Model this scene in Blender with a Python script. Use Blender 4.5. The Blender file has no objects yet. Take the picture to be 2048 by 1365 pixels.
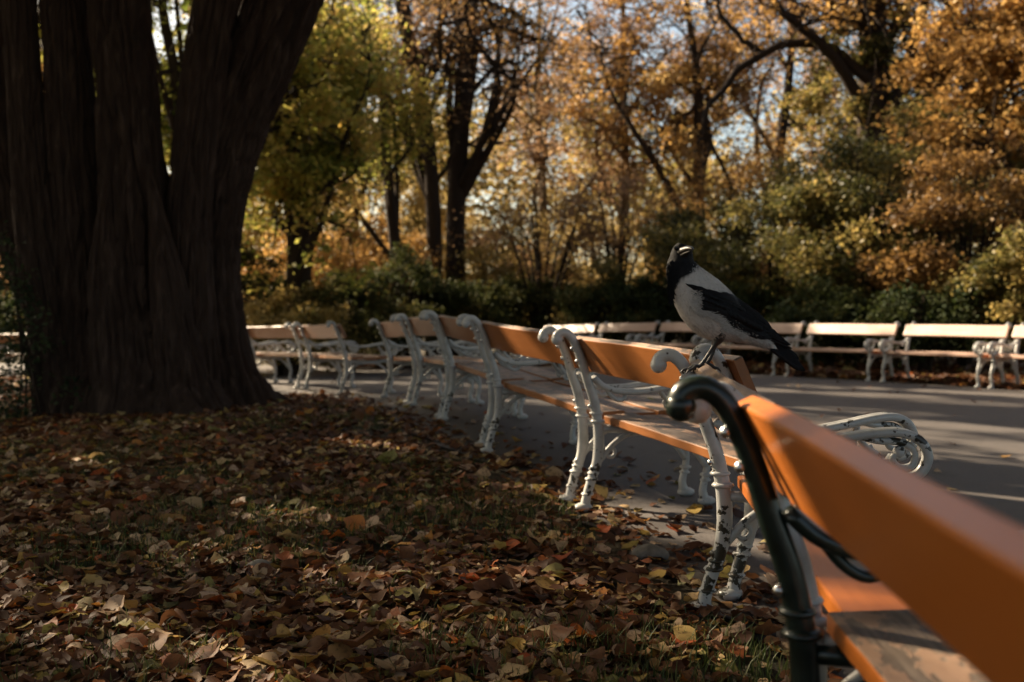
import bpy, math, random
import numpy as np
from mathutils import Vector, Matrix
R = math.radians
rng = np.random.default_rng(7)
random.seed(11)
sc = bpy.context.scene
col = sc.collection

# ------------------------------------------------------------ camera, light
CAM_H = 0.90
cam_d = bpy.data.cameras.new('camera'); cam = bpy.data.objects.new('camera', cam_d); col.objects.link(cam)
cam_d.sensor_width = 36; cam_d.lens = 36; cam_d.clip_start = 0.02; cam_d.clip_end = 1000
cam.location = (0, 0, CAM_H); cam.rotation_euler = (R(90 - 1.52), 0, 0)
cam_d.dof.use_dof = True; cam_d.dof.focus_distance = 2.85; cam_d.dof.aperture_fstop = 3.0
sc.camera = cam

SUN_EL = 31.0
SUN_AZ = (-0.80, 0.60)
w = bpy.data.worlds.new("World"); sc.world = w; w.use_nodes = True
nt = w.node_tree; nt.nodes.clear()
sky = nt.nodes.new('ShaderNodeTexSky'); sky.sky_type = 'NISHITA'; sky.sun_disc = False
sky.sun_elevation = R(SUN_EL); sky.sun_rotation = math.atan2(SUN_AZ[0], SUN_AZ[1])
sky.air_density = 1.0; sky.dust_density = 2.5; sky.ozone_density = 1.0
bg = nt.nodes.new('ShaderNodeBackground'); bg.inputs['Strength'].default_value = 0.052
wo = nt.nodes.new('ShaderNodeOutputWorld')
nt.links.new(sky.outputs[0], bg.inputs[0]); nt.links.new(bg.outputs[0], wo.inputs[0])

sl = bpy.data.lights.new('sun', 'SUN'); sl.energy = 5.0; sl.angle = R(0.6); sl.color = (1.0, 0.86, 0.70)
sun = bpy.data.objects.new('sun', sl); col.objects.link(sun)
c = math.cos(R(SUN_EL))
sun.rotation_euler = Vector((SUN_AZ[0]*c, SUN_AZ[1]*c, math.sin(R(SUN_EL)))).to_track_quat('Z', 'Y').to_euler()
sun.location = (-12, 9, 12)

sc.view_settings.view_transform = 'Standard'; sc.view_settings.look = 'None'
sc.view_settings.gamma = 1.0; sc.view_settings.exposure = 1.97
sc.view_settings.use_white_balance = True; sc.view_settings.white_balance_temperature = 7500; sc.view_settings.white_balance_tint = 7
sc.render.engine = 'CYCLES'
sc.cycles.use_denoising = True
sc.cycles.max_bounces = 8; sc.cycles.diffuse_bounces = 4; sc.cycles.transmission_bounces = 4
sc.cycles.transparent_max_bounces = 4

# ------------------------------------------------------------ helpers
def sm(t):
    t = np.clip(t, 0, 1); return t*t*(3-2*t)
def ground_z(x, y):
    x = np.asarray(x, float); y = np.asarray(y, float)
    b = 0.135*np.exp(-((x+0.5)**2 + (y-7.5)**2)/(2*2.2**2))
    s = -0.25*sm((y-12)/8)*sm((3-x)/6)
    return b + s
def gz(x, y): return float(ground_z(x, y))

def vnoise(p, seed=0):
    """value noise, p (N,3) -> (N,) in 0..1"""
    p = np.asarray(p, float); i = np.floor(p).astype(np.int64); f = p - i; f = f*f*(3-2*f)
    def h(a, b, c_):
        n = (a*374761393 + b*668265263 + c_*2147483647 + seed*974634777) & 0xffffffff
        n = ((n ^ (n >> 13))*1274126177) & 0xffffffff
        return ((n ^ (n >> 16)) & 0xffff)/65535.0
    x, y, z = i[:, 0], i[:, 1], i[:, 2]; r = 0
    for dx in (0, 1):
        for dy in (0, 1):
            for dz in (0, 1):
                wt = (f[:, 0] if dx else 1-f[:, 0])*(f[:, 1] if dy else 1-f[:, 1])*(f[:, 2] if dz else 1-f[:, 2])
                r = r + wt*h(x+dx, y+dy, z+dz)
    return r
def fbm(p, o=4, seed=0):
    p = np.asarray(p, float); r = 0; a = 0.5
    for k in range(o):
        r = r + a*vnoise(p, seed+k*17); p = p*2.03; a *= 0.5
    return r

def tag(o, label=None, cat=None, group=None, kind=None):
    if label: o['label'] = label
    if cat: o['category'] = cat
    if group: o['group'] = group
    if kind: o['kind'] = kind
    return o
def empty(name, loc=(0, 0, 0), rz=0):
    o = bpy.data.objects.new(name, None); col.objects.link(o); o.location = loc; o.rotation_euler = (0, 0, rz)
    o.empty_display_size = 0.1
    return o
def copy_tree(o, parent=None):
    c_ = o.copy(); col.objects.link(c_); c_.parent = parent
    for ch in list(o.children): copy_tree(ch, c_)
    return c_

def mesh_np(name, V, F, mats, parent=None, smooth=False, attrs=None, midx=None):
    """V (n,3), F (m,k) all faces of equal size"""
    me = bpy.data.meshes.new(name); V = np.asarray(V, np.float32); F = np.asarray(F, np.int32)
    m, k = F.shape
    me.vertices.add(len(V)); me.vertices.foreach_set('co', V.ravel())
    me.loops.add(m*k); me.loops.foreach_set('vertex_index', F.ravel())
    me.polygons.add(m); me.polygons.foreach_set('loop_start', np.arange(m, dtype=np.int32)*k)
    me.polygons.foreach_set('loop_total', np.full(m, k, np.int32))
    if smooth: me.polygons.foreach_set('use_smooth', np.ones(m, bool))
    if midx is not None: me.polygons.foreach_set('material_index', np.asarray(midx, np.int32))
    for mt in (mats if isinstance(mats, (list, tuple)) else [mats]): me.materials.append(mt)
    me.update(calc_edges=True)
    for an, (dt, arr) in (attrs or {}).items():
        a = me.attributes.new(an, dt, 'POINT')
        a.data.foreach_set('value' if dt == 'FLOAT' else 'color', np.asarray(arr, np.float32).ravel())
    o = bpy.data.objects.new(name, me); col.objects.link(o)
    if parent is not None: o.parent = parent
    return o

def spline(pts, n):
    """Catmull-Rom through pts (k,d) -> (n,d)"""
    P = np.asarray(pts, float); k = len(P)
    Q = np.vstack([2*P[0]-P[1], P, 2*P[-1]-P[-2]])
    t = np.linspace(0, k-1, n); i = np.minimum(t.astype(int), k-2); f = (t-i)[:, None]
    a, b, c_, d = Q[i], Q[i+1], Q[i+2], Q[i+3]
    return 0.5*((2*b) + (c_-a)*f + (2*a-5*b+4*c_-d)*f**2 + (3*b-a-3*c_+d)*f**3)

class MB:
    def __init__(s): s.V = []; s.F = []; s.n = 0; s.M = []; s.S = []
    def add(s, V, F, m=0, smooth=True):
        V = [tuple(map(float, v)) for v in V]
        s.V += V; s.F += [tuple(int(i)+s.n for i in f) for f in F]; s.n += len(V)
        s.M += [m]*len(F); s.S += [smooth]*len(F)
    def tube(s, pts, rad, seg=10, m=0, n=None, flat=1.0):
        pts = np.asarray(pts, float)
        rad = np.full(len(pts), rad, float) if np.isscalar(rad) else np.asarray(rad, float)
        if n: 
            A = spline(np.column_stack([pts, rad]), n); pts = A[:, :3]; rad = np.maximum(A[:, 3], 1e-4)
        T = np.gradient(pts, axis=0); T /= np.linalg.norm(T, axis=1)[:, None]+1e-12
        ref = np.array([0, 0, 1.0]) if abs(T[0][2]) < 0.9 else np.array([1.0, 0, 0])
        N = np.cross(T[0], ref); N /= np.linalg.norm(N)
        V = []; ang = np.linspace(0, 2*math.pi, seg, endpoint=False)
        for i in range(len(pts)):
            N = N - T[i]*np.dot(N, T[i]); N /= np.linalg.norm(N)+1e-12
            B = np.cross(T[i], N)
            V.append(pts[i] + rad[i]*(np.cos(ang)[:, None]*N + np.sin(ang)[:, None]*B*flat))
        V = np.vstack(V); F = []
        for i in range(len(pts)-1):
            for j in range(seg):
                a = i*seg+j; b = i*seg+(j+1) % seg
                F.append((a, b, b+seg, a+seg))
        F.append(tuple(range(seg))[::-1]); F.append(tuple(range((len(pts)-1)*seg, len(pts)*seg)))
        s.add(V, F, m)
    def ball(s, c_, r, seg=10, m=0, sc_=(1, 1, 1)):
        V = []; F = []; nr = seg//2+1
        for i in range(nr):
            th = math.pi*(i+0.0)/(nr-1)
            for j in range(seg):
                ph = 2*math.pi*j/seg
                V.append((c_[0]+r*sc_[0]*math.sin(th)*math.cos(ph), c_[1]+r*sc_[1]*math.sin(th)*math.sin(ph), c_[2]+r*sc_[2]*math.cos(th)))
        for i in range(nr-1):
            for j in range(seg):
                a = i*seg+j; b = i*seg+(j+1) % seg; F.append((a, a+seg, b+seg, b))
        s.add(V, F, m)
    def build(s, name, mats, parent=None):
        me = bpy.data.meshes.new(name); me.from_pydata(s.V, [], s.F)
        for mt in (mats if isinstance(mats, (list, tuple)) else [mats]): me.materials.append(mt)
        me.polygons.foreach_set('material_index', s.M); me.polygons.foreach_set('use_smooth', s.S)
        me.update()
        o = bpy.data.objects.new(name, me); col.objects.link(o)
        if parent is not None: o.parent = parent
        return o

# ------------------------------------------------------------ materials
def mat(name):
    m = bpy.data.materials.new(name); m.use_nodes = True; n = m.node_tree; n.nodes.clear()
    out = n.nodes.new('ShaderNodeOutputMaterial'); b = n.nodes.new('ShaderNodeBsdfPrincipled')
    n.links.new(b.outputs[0], out.inputs[0]); return m, n, b, out
def noise(n, scale, detail=4, rough=0.55, src='Object', stretch=None):
    tc = n.nodes.new('ShaderNodeTexCoord'); t = n.nodes.new('ShaderNodeTexNoise')
    t.inputs['Scale'].default_value = scale; t.inputs['Detail'].default_value = detail; t.inputs['Roughness'].default_value = rough
    if stretch:
        mp = n.nodes.new('ShaderNodeMapping'); mp.inputs['Scale'].default_value = stretch
        n.links.new(tc.outputs[src], mp.inputs[0]); n.links.new(mp.outputs[0], t.inputs[0])
    else: n.links.new(tc.outputs[src], t.inputs[0])
    return t.outputs['Fac']
def ramp(n, fac, stops, interp='LINEAR'):
    r = n.nodes.new('ShaderNodeValToRGB'); r.color_ramp.interpolation = interp
    e = r.color_ramp.elements
    while len(e) > 1: e.remove(e[-1])
    e[0].position = stops[0][0]; e[0].color = tuple(stops[0][1])+(1,) if len(stops[0][1]) == 3 else stops[0][1]
    for p, c_ in stops[1:]:
        q = e.new(p); q.color = tuple(c_)+(1,)
    if fac is not None: n.links.new(fac, r.inputs[0])
    return r.outputs[0]
def mix(n, fac, a, b):
    m = n.nodes.new('ShaderNodeMix'); m.data_type = 'RGBA'
    for s_, v in ((0, fac), (6, a), (7, b)):
        if hasattr(v, 'is_output'): n.links.new(v, m.inputs[s_])
        else: m.inputs[s_].default_value = v if s_ == 0 else tuple(v)+(1,)
    return m.outputs[2]
def bump(n, b, h, strength=0.3, dist=0.01):
    k = n.nodes.new('ShaderNodeBump'); k.inputs['Strength'].default_value = strength; k.inputs['Distance'].default_value = dist
    n.links.new(h, k.inputs['Height']); n.links.new(k.outputs[0], b.inputs['Normal'])
    return k

def m_iron(name, chip, base=(0.43, 0.43, 0.42)):
    m, n, b, o = mat(name)
    dirt = noise(n, 9, 5, 0.6); f = noise(n, 30, 4, 0.6)
    big = noise(n, 4.5, 3, 0.5)
    ad = n.nodes.new('ShaderNodeMath'); ad.operation = 'MULTIPLY_ADD'; ad.inputs[1].default_value = 0.9
    n.links.new(big, ad.inputs[0]); n.links.new(f, ad.inputs[2])
    ad0 = ad; ad = n.nodes.new('ShaderNodeMath'); ad.operation = 'MULTIPLY'; ad.inputs[1].default_value = 0.6; n.links.new(ad0.outputs[0], ad.inputs[0])
    mask = ramp(n, ad.outputs[0], [(chip, (0, 0, 0)), (chip+0.012, (1, 1, 1))])
    white = ramp(n, dirt, [(0.3, tuple(0.62*v for v in base)), (0.5, base), (0.8, tuple(min(1, v*1.08) for v in base))])
    dark = ramp(n, f, [(0.3, (0.012, 0.022, 0.016)), (0.8, (0.05, 0.035, 0.025))])
    n.links.new(mix(n, mask, white, dark), b.inputs['Base Color'])
    b.inputs['Roughness'].default_value = 0.32
    inv = n.nodes.new('ShaderNodeMath'); inv.operation = 'SUBTRACT'; inv.inputs[0].default_value = 1
    n.links.new(mask, inv.inputs[1])
    bump(n, b, inv.outputs[0], 0.6, 0.003)
    return m
IRON = m_iron('white_painted_iron', 0.672)
IRON_CHIP = m_iron('chipped_white_iron', 0.628)
def m_black():
    m, n, b, o = mat('dark_green_iron')
    f = noise(n, 30, 4)
    n.links.new(ramp(n, f, [(0.35, (0.004, 0.009, 0.007)), (0.7, (0.012, 0.022, 0.018))]), b.inputs['Base Color'])
    b.inputs['Roughness'].default_value = 0.28; bump(n, b, f, 0.25, 0.002)
    return m
BLACK = m_black()
def m_steel():
    m, n, b, o = mat('bolt_steel'); b.inputs['Metallic'].default_value = 1; b.inputs['Roughness'].default_value = 0.3
    n.links.new(ramp(n, noise(n, 80), [(0.3, (0.45, 0.46, 0.47)), (0.7, (0.65, 0.66, 0.68))]), b.inputs['Base Color']); return m
STEEL = m_steel()
def m_varnish(name, c1, c2, rough=0.3):
    m, n, b, o = mat(name)
    g = noise(n, 6, 6, 0.6, stretch=(0.6, 14, 14)); s_ = noise(n, 5, 3)
    cc = mix(n, s_, ramp(n, g, [(0.3, c1), (0.7, c2)]), c1)
    n.links.new(cc, b.inputs['Base Color']); b.inputs['Roughness'].default_value = rough
    b.inputs['Coat Weight'].default_value = 0.25; b.inputs['Coat Roughness'].default_value = 0.25
    bump(n, b, g, 0.12, 0.003); return m
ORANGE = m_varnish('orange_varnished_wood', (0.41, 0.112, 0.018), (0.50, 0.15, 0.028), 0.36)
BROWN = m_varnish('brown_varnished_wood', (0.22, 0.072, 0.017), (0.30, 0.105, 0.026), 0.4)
def m_weather():
    m, n, b, o = mat('weathered_wood')
    g = noise(n, 9, 8, 0.7, stretch=(0.5, 12, 12)); p = noise(n, 9, 6, 0.62, stretch=(0.7, 1.6, 1.6))
    grey = ramp(n, g, [(0.3, (0.045, 0.031, 0.023)), (0.5, (0.11, 0.080, 0.060)), (0.72, (0.21, 0.162, 0.125))])
    mask = ramp(n, p, [(0.505, (0, 0, 0)), (0.53, (1, 1, 1))])
    old = mix(n, noise(n, 25, 3), (0.22, 0.125, 0.078), (0.28, 0.18, 0.125))
    n.links.new(mix(n, mask, grey, old), b.inputs['Base Color'])
    b.inputs['Roughness'].default_value = 0.55
    k = bump(n, b, mask, 0.5, 0.002)
    k2 = n.nodes.new('ShaderNodeBump'); k2.inputs['Strength'].default_value = 0.5; k2.inputs['Distance'].default_value = 0.003
    n.links.new(g, k2.inputs['Height']); n.links.new(k2.outputs[0], k.inputs['Normal'])
    return m
WEATHER = m_weather()
def m_barewood():
    m, n, b, o = mat('bare_brown_wood')
    g = noise(n, 8, 8, 0.7, stretch=(0.5, 14, 14))
    n.links.new(ramp(n, g, [(0.28, (0.05, 0.032, 0.022)), (0.5, (0.16, 0.105, 0.072)), (0.75, (0.28, 0.19, 0.135))]), b.inputs['Base Color'])
    b.inputs['Roughness'].default_value = 0.5; bump(n, b, g, 0.5, 0.003); return m
BARE = m_barewood()
def m_palewood():  # pale pinkish boards for the row across the asphalt
    m, n, b, o = mat('pale_pink_wood')
    g = noise(n, 6, 6, 0.65, stretch=(0.5, 10, 10))
    n.links.new(ramp(n, g, [(0.3, (0.36, 0.22, 0.17)), (0.55, (0.50, 0.33, 0.26)), (0.75, (0.62, 0.45, 0.37))]), b.inputs['Base Color'])
    b.inputs['Roughness'].default_value = 0.4; bump(n, b, g, 0.3, 0.003); return m
PALE_WOOD = m_palewood()

def m_leaf(name, stops, trans=0.5, rough=0.5, interp='LINEAR'):
    m, n, b, o = mat(name)
    at = n.nodes.new('ShaderNodeAttribute'); at.attribute_name = 'tint'
    cc = ramp(n, at.outputs['Fac'], stops, interp)
    v = noise(n, 45, 2); cc = mix(n, 0.35, cc, mix(n, v, (0.0, 0.0, 0.0), cc)) if False else cc
    n.links.new(cc, b.inputs['Base Color']); b.inputs['Roughness'].default_value = rough; b.inputs['Specular IOR Level'].default_value = 0.25
    tr = n.nodes.new('ShaderNodeBsdfTranslucent'); n.links.new(cc, tr.inputs[0])
    ms = n.nodes.new('ShaderNodeMixShader'); ms.inputs[0].default_value = trans
    n.links.new(b.outputs[0], ms.inputs[1]); n.links.new(tr.outputs[0], ms.inputs[2]); n.links.new(ms.outputs[0], o.inputs[0])
    return m
LF_GREEN = m_leaf('leaf_yellow_green', [(0, (0.07, 0.13, 0.02)), (0.4, (0.24, 0.27, 0.06)), (0.7, (0.50, 0.45, 0.11)), (1, (0.58, 0.40, 0.12))])
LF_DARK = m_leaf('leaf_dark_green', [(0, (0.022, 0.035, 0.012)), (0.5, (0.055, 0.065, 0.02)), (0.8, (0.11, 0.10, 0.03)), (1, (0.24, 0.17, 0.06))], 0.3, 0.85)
LF_ORANGE = m_leaf('leaf_orange', [(0, (0.10, 0.055, 0.025)), (0.35, (0.32, 0.18, 0.06)), (0.7, (0.54, 0.31, 0.10)), (1, (0.62, 0.44, 0.19))])
LF_BROWN = m_leaf('leaf_russet', [(0, (0.07, 0.035, 0.02)), (0.4, (0.22, 0.12, 0.06)), (0.8, (0.42, 0.26, 0.14)), (1, (0.52, 0.38, 0.24))])
LF_MIX = m_leaf('leaf_mixed', [(0, (0.045, 0.05, 0.018)), (0.35, (0.17, 0.145, 0.045)), (0.65, (0.38, 0.27, 0.09)), (1, (0.58, 0.42, 0.17))])
LF_IVY = m_leaf('leaf_ivy', [(0, (0.012, 0.025, 0.01)), (1, (0.07, 0.09, 0.035))], 0.15, 0.7)
def m_litter():
    m, n, b, o = mat('fallen_leaf')
    at = n.nodes.new('ShaderNodeAttribute'); at.attribute_name = 'tint'
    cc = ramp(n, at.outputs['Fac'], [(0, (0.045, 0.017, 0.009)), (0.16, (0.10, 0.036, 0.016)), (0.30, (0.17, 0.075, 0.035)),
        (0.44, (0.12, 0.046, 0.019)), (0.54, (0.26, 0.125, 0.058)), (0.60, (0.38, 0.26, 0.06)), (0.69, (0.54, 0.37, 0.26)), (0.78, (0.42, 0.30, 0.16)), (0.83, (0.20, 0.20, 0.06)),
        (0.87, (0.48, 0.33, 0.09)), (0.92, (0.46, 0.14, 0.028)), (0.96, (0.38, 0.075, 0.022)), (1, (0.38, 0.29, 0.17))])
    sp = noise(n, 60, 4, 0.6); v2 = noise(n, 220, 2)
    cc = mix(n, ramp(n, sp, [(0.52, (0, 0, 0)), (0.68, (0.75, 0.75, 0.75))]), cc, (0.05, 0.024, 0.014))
    n.links.new(cc, b.inputs['Base Color']); b.inputs['Roughness'].default_value = 0.6; b.inputs['Specular IOR Level'].default_value = 0.22
    bump(n, b, v2, 0.3, 0.001)
    tr = n.nodes.new('ShaderNodeBsdfTranslucent'); n.links.new(cc, tr.inputs[0])
    ms = n.nodes.new('ShaderNodeMixShader'); ms.inputs[0].default_value = 0.25
    n.links.new(b.outputs[0], ms.inputs[1]); n.links.new(tr.outputs[0], ms.inputs[2]); n.links.new(ms.outputs[0], o.inputs[0])
    return m
LITTER = m_litter()
def m_bark(name, c1, c2, c3, sc_=7, st=0.8):
    m, n, b, o = mat(name)
    g = noise(n, sc_, 8, 0.65, stretch=(3.2, 3.2, 0.5)); g2 = noise(n, 4, 4)
    cc = mix(n, g2, ramp(n, g, [(0.3, c1), (0.55, c2), (0.75, c3)]), c2)
    n.links.new(cc, b.inputs['Base Color']); b.inputs['Roughness'].default_value = 0.9; b.inputs['Specular IOR Level'].default_value = 0.12
    bump(n, b, g, st, 0.04); return m
BARK = m_bark('furrowed_bark', (0.008, 0.005, 0.004), (0.046, 0.029, 0.023), (0.15, 0.10, 0.078), 6, 1.0)
BARK_D = m_bark('dark_bark', (0.015, 0.011, 0.009), (0.04, 0.028, 0.021), (0.08, 0.056, 0.04))
BARK_P = m_bark('pale_bark', (0.06, 0.04, 0.025), (0.14, 0.10, 0.06), (0.24, 0.18, 0.11))
def m_soil():
    m, n, b, o = mat('leafy_soil')
    a = noise(n, 30, 8, 0.7); c_ = noise(n, 0.35, 3)
    n.links.new(mix(n, c_, ramp(n, a, [(0.3, (0.014, 0.010, 0.007)), (0.55, (0.055, 0.032, 0.018)), (0.75, (0.16, 0.09, 0.04))]),
                    ramp(n, a, [(0.3, (0.014, 0.016, 0.008)), (0.7, (0.07, 0.06, 0.025))])), b.inputs['Base Color'])
    b.inputs['Roughness'].default_value = 0.95; bump(n, b, a, 0.8, 0.03); return m
SOIL = m_soil()
def m_asphalt():
    m, n, b, o = mat('asphalt')
    f = noise(n, 260, 3, 0.7); p = noise(n, 1.1, 6, 0.62); st = noise(n, 2.5, 5, 0.7)
    base = mix(n, p, (0.032, 0.026, 0.024), (0.066, 0.054, 0.049))
    gr_ = noise(n, 70, 4, 0.7); cc = mix(n, ramp(n, f, [(0.35, (0, 0, 0)), (0.7, (1, 1, 1))]), base, (0.12, 0.105, 0.10)); cc = mix(n, ramp(n, gr_, [(0.58, (0, 0, 0)), (0.66, (.8, .8, .8))]), cc, (0.022, 0.017, 0.014))
    cc = mix(n, ramp(n, st, [(0.56, (0, 0, 0)), (0.72, (0.7, 0.7, 0.7))]), cc, (0.03, 0.022, 0.017))
    n.links.new(cc, b.inputs['Base Color']); b.inputs['Roughness'].default_value = 0.75
    bump(n, b, f, 0.45, 0.004); return m
ASPH = m_asphalt()

# ------------------------------------------------------------ ground
def gridded(name, xs, ys, zoff, m, mask=None, rough=0.0):
    X, Y = np.meshgrid(xs, ys); Z = ground_z(X, Y) + zoff
    if rough: 
        P = np.column_stack([X.ravel()*1.3, Y.ravel()*1.3, 0*X.ravel()])
        Z = Z + rough*(fbm(P, 3, 5).reshape(X.shape)-0.45)
    V = np.column_stack([X.ravel(), Y.ravel(), Z.ravel()]); nx = len(xs)
    i, j = np.meshgrid(np.arange(len(xs)-1), np.arange(len(ys)-1)); a = (j*nx+i).ravel()
    return V, np.column_stack([a, a+1, a+nx+1, a+nx])
xs = np.concatenate([[-300, -150, -80, -45], np.arange(-30, 30.1, 0.3), [45, 80, 150, 300]])
ys = np.concatenate([[-200, -80, -30, -12], np.arange(-6, 40.1, 0.3), [55, 80, 150, 300, 600]])
V, F = gridded('ground', xs, ys, -0.012, SOIL)
g = mesh_np('ground', V, F, SOIL, smooth=True); tag(g, kind='structure')

EDGE_L = [(1.9, -4), (1.3, -2), (0.95, -0.6), (0.80, 0.6), (0.72, 1.9), (0.69, 2.7), (0.57, 3.25), (0.42, 3.8), (0.26, 4.4), (0.02, 5.1), (-0.26, 5.8), (-0.85, 7.0), (-1.38, 8.4), (-1.9, 9.6),
          (-2.5, 10.8), (-3.3, 12.4), (-4.2, 13.7), (-5.3, 14.8), (-6.8, 15.9), (-8.7, 17.0), (-12, 18.2), (-22, 20)]
EDGE_R = [(9.5, 2), (8.6, 6), (7.5, 9), (6.6, 10.9), (5.75, 12.3), (4.92, 13.6), (4.0, 14.7), (3.1, 15.85), (2.2, 17.0), (1.25, 18.2), (0.25, 19.35), (-0.9, 20.4),
          (-2.1, 21.3), (-3.5, 22.0), (-5.2, 22.6), (-9, 23.2), (-22, 24.5)]
def pip(px, py, poly):
    inside = np.zeros(px.shape, bool); n_ = len(poly)
    for i in range(n_):
        x1, y1 = poly[i]; x2, y2 = poly[(i+1) % n_]
        cnd = ((y1 > py) != (y2 > py)) & (px < (x2-x1)*(py-y1)/(y2-y1+1e-12)+x1)
        inside ^= cnd
    return inside
eL = spline(EDGE_L, 180); eR = spline(EDGE_R, 180)
# strip mesh between the two edges
nt_ = 60; V = []
for k in range(len(eL)):
    wob = 0.05*(math.sin(k*1.7)+math.sin(k*0.63+1))
    a = eL[k]+np.array([wob*0.5, 0]); b = eR[k]
    for t in np.linspace(0, 1, nt_):
        p = a*(1-t)+b*t; V.append((p[0], p[1], gz(p[0], p[1])+0.002))
F = [(k*nt_+j, k*nt_+j+1, (k+1)*nt_+j+1, (k+1)*nt_+j) for k in range(len(eL)-1) for j in range(nt_-1)]
# right/near part closing polygon
a = mesh_np('path', V, [f[::-1] for f in F], ASPH, smooth=True); tag(a, kind='structure')
POLY = [tuple(p) for p in eL] + [tuple(p) for p in eR[::-1]]

# ------------------------------------------------------------ benches
POST = [(-0.030, 0.0), (-0.026, 0.05), (-0.006, 0.12), (0.020, 0.20), (0.030, 0.28), (0.024, 0.38), (0.004, 0.48), (-0.024, 0.56), (-0.050, 0.64), (-0.076, 0.705),
        (-0.102, 0.750), (-0.132, 0.770), (-0.160, 0.762), (-0.170, 0.738)]
POSTR = [0.026, 0.020, 0.021, 0.022, 0.024, 0.023, 0.022, 0.021, 0.020, 0.019, 0.019, 0.020, 0.021, 0.022]
def frame_meshes(iron, bolt, parent, x):
    b = MB()
    b.tube([(x, y, z) for y, z in POST], [q*0.98 for q in POSTR], 12, n=44)
    b.ball((x, -0.166, 0.740), 0.025, 12)
    for z, y, r in ((0.385, 0.024, 0.034), (0.42, 0.016, 0.031), (0.135, -0.002, 0.030), (0.16, 0.006, 0.027), (0.07, -0.02, 0.028)):
        b.ball((x, y, z), r, 12, sc_=(1, 1, 0.34))
    b.ball((x, -0.04, 0.012), 0.036, 12, sc_=(1, 1.2, 0.6))
    # front leg
    fl = [(0.535, 0.42), (0.50, 0.36), (0.515, 0.28), (0.545, 0.20), (0.545, 0.13), (0.53, 0.06), (0.545, 0.0)]
    b.tube([(x, y, z) for y, z in fl], [0.015, 0.017, 0.018, 0.017, 0.016, 0.018, 0.025], 10, n=24)
    for z, y, r in ((0.34, 0.502, 0.03), (0.13, 0.545, 0.029), (0.105, 0.541, 0.026)): b.ball((x, y, z), r, 10, sc_=(1, 1, 0.34))
    b.ball((x, 0.55, 0.012), 0.036, 10, sc_=(1, 1.2, 0.6))
    # seat rail and arched braces
    b.tube([(x, 0.045, 0.352), (x, 0.16, 0.345), (x, 0.30, 0.34), (x, 0.42, 0.347), (x, 0.515, 0.36)], 0.0165, 8, n=12)
    b.tube([(x, -0.005, 0.17), (x, 0.045, 0.225), (x, 0.10, 0.285), (x, 0.17, 0.325), (x, 0.27, 0.332)], [0.016, 0.014, 0.013, 0.013, 0.012], 8, n=16)
    b.tube([(x, 0.545, 0.17), (x, 0.50, 0.225), (x, 0.44, 0.285), (x, 0.37, 0.325), (x, 0.29, 0.332)], [0.016, 0.014, 0.013, 0.013, 0.012], 8, n=16)
    b.tube([(x, 0.06, 0.24), (x, 0.085, 0.225), (x, 0.105, 0.24), (x, 0.10, 0.262), (x, 0.08, 0.262)], 0.008, 6, n=12)
    fr = b.build('end_frame', iron, parent)
    a = MB()
    # armrest: twin rods that part, rise and roll over the front leg
    for dx in (-0.010, 0.010):
        a.tube([(x+dx, 0.0, 0.575), (x+dx, 0.05, 0.535), (x+dx, 0.13, 0.512), (x+dx, 0.24, 0.512), (x+dx, 0.36, 0.528), (x+dx, 0.45, 0.543), (x+dx, 0.53, 0.547),
            (x+dx, 0.585, 0.525), (x+dx, 0.61, 0.478), (x+dx, 0.59, 0.430), (x+dx, 0.545, 0.41)], [0.0135]*6+[0.014, 0.014, 0.0135, 0.013, 0.011], 10, n=40)
    ar = a.build('armrest', iron, fr)
    s = MB()
    s.tube([(x, 0.40, 0.538), (x, 0.47, 0.522), (x, 0.535, 0.518), (x, 0.572, 0.492), (x, 0.567, 0.452), (x, 0.53, 0.445), (x, 0.51, 0.47), (x, 0.53, 0.492)],
           [0.010, 0.011, 0.011, 0.011, 0.011, 0.010, 0.010, 0.011], 8, n=30)
    s.tube([(x, 0.40, 0.538), (x, 0.40, 0.50), (x, 0.43, 0.455), (x, 0.47, 0.43), (x, 0.50, 0.40)], 0.012, 8, n=16)
    s.ball((x, 0.53, 0.49), 0.019, 10)
    s.tube([(x, 0.47, 0.43), (x, 0.44, 0.415), (x, 0.43, 0.44), (x, 0.455, 0.455)], 0.009, 8, n=12)
    s.build('scroll', iron, fr)
    s = MB()
    s.tube([(x, 0.055, 0.53), (x, 0.085, 0.495), (x, 0.12, 0.475), (x, 0.15, 0.485), (x, 0.145, 0.507)], 0.010, 8, n=14)
    s.build('scroll', iron, fr)
    for z, y in ((0.700, -0.096), (0.645, -0.073), (0.452, -0.012)):
        k = MB(); k.ball((x, y, z), 0.0105, 10); k.build('bolt', bolt, fr)
    return fr
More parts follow.
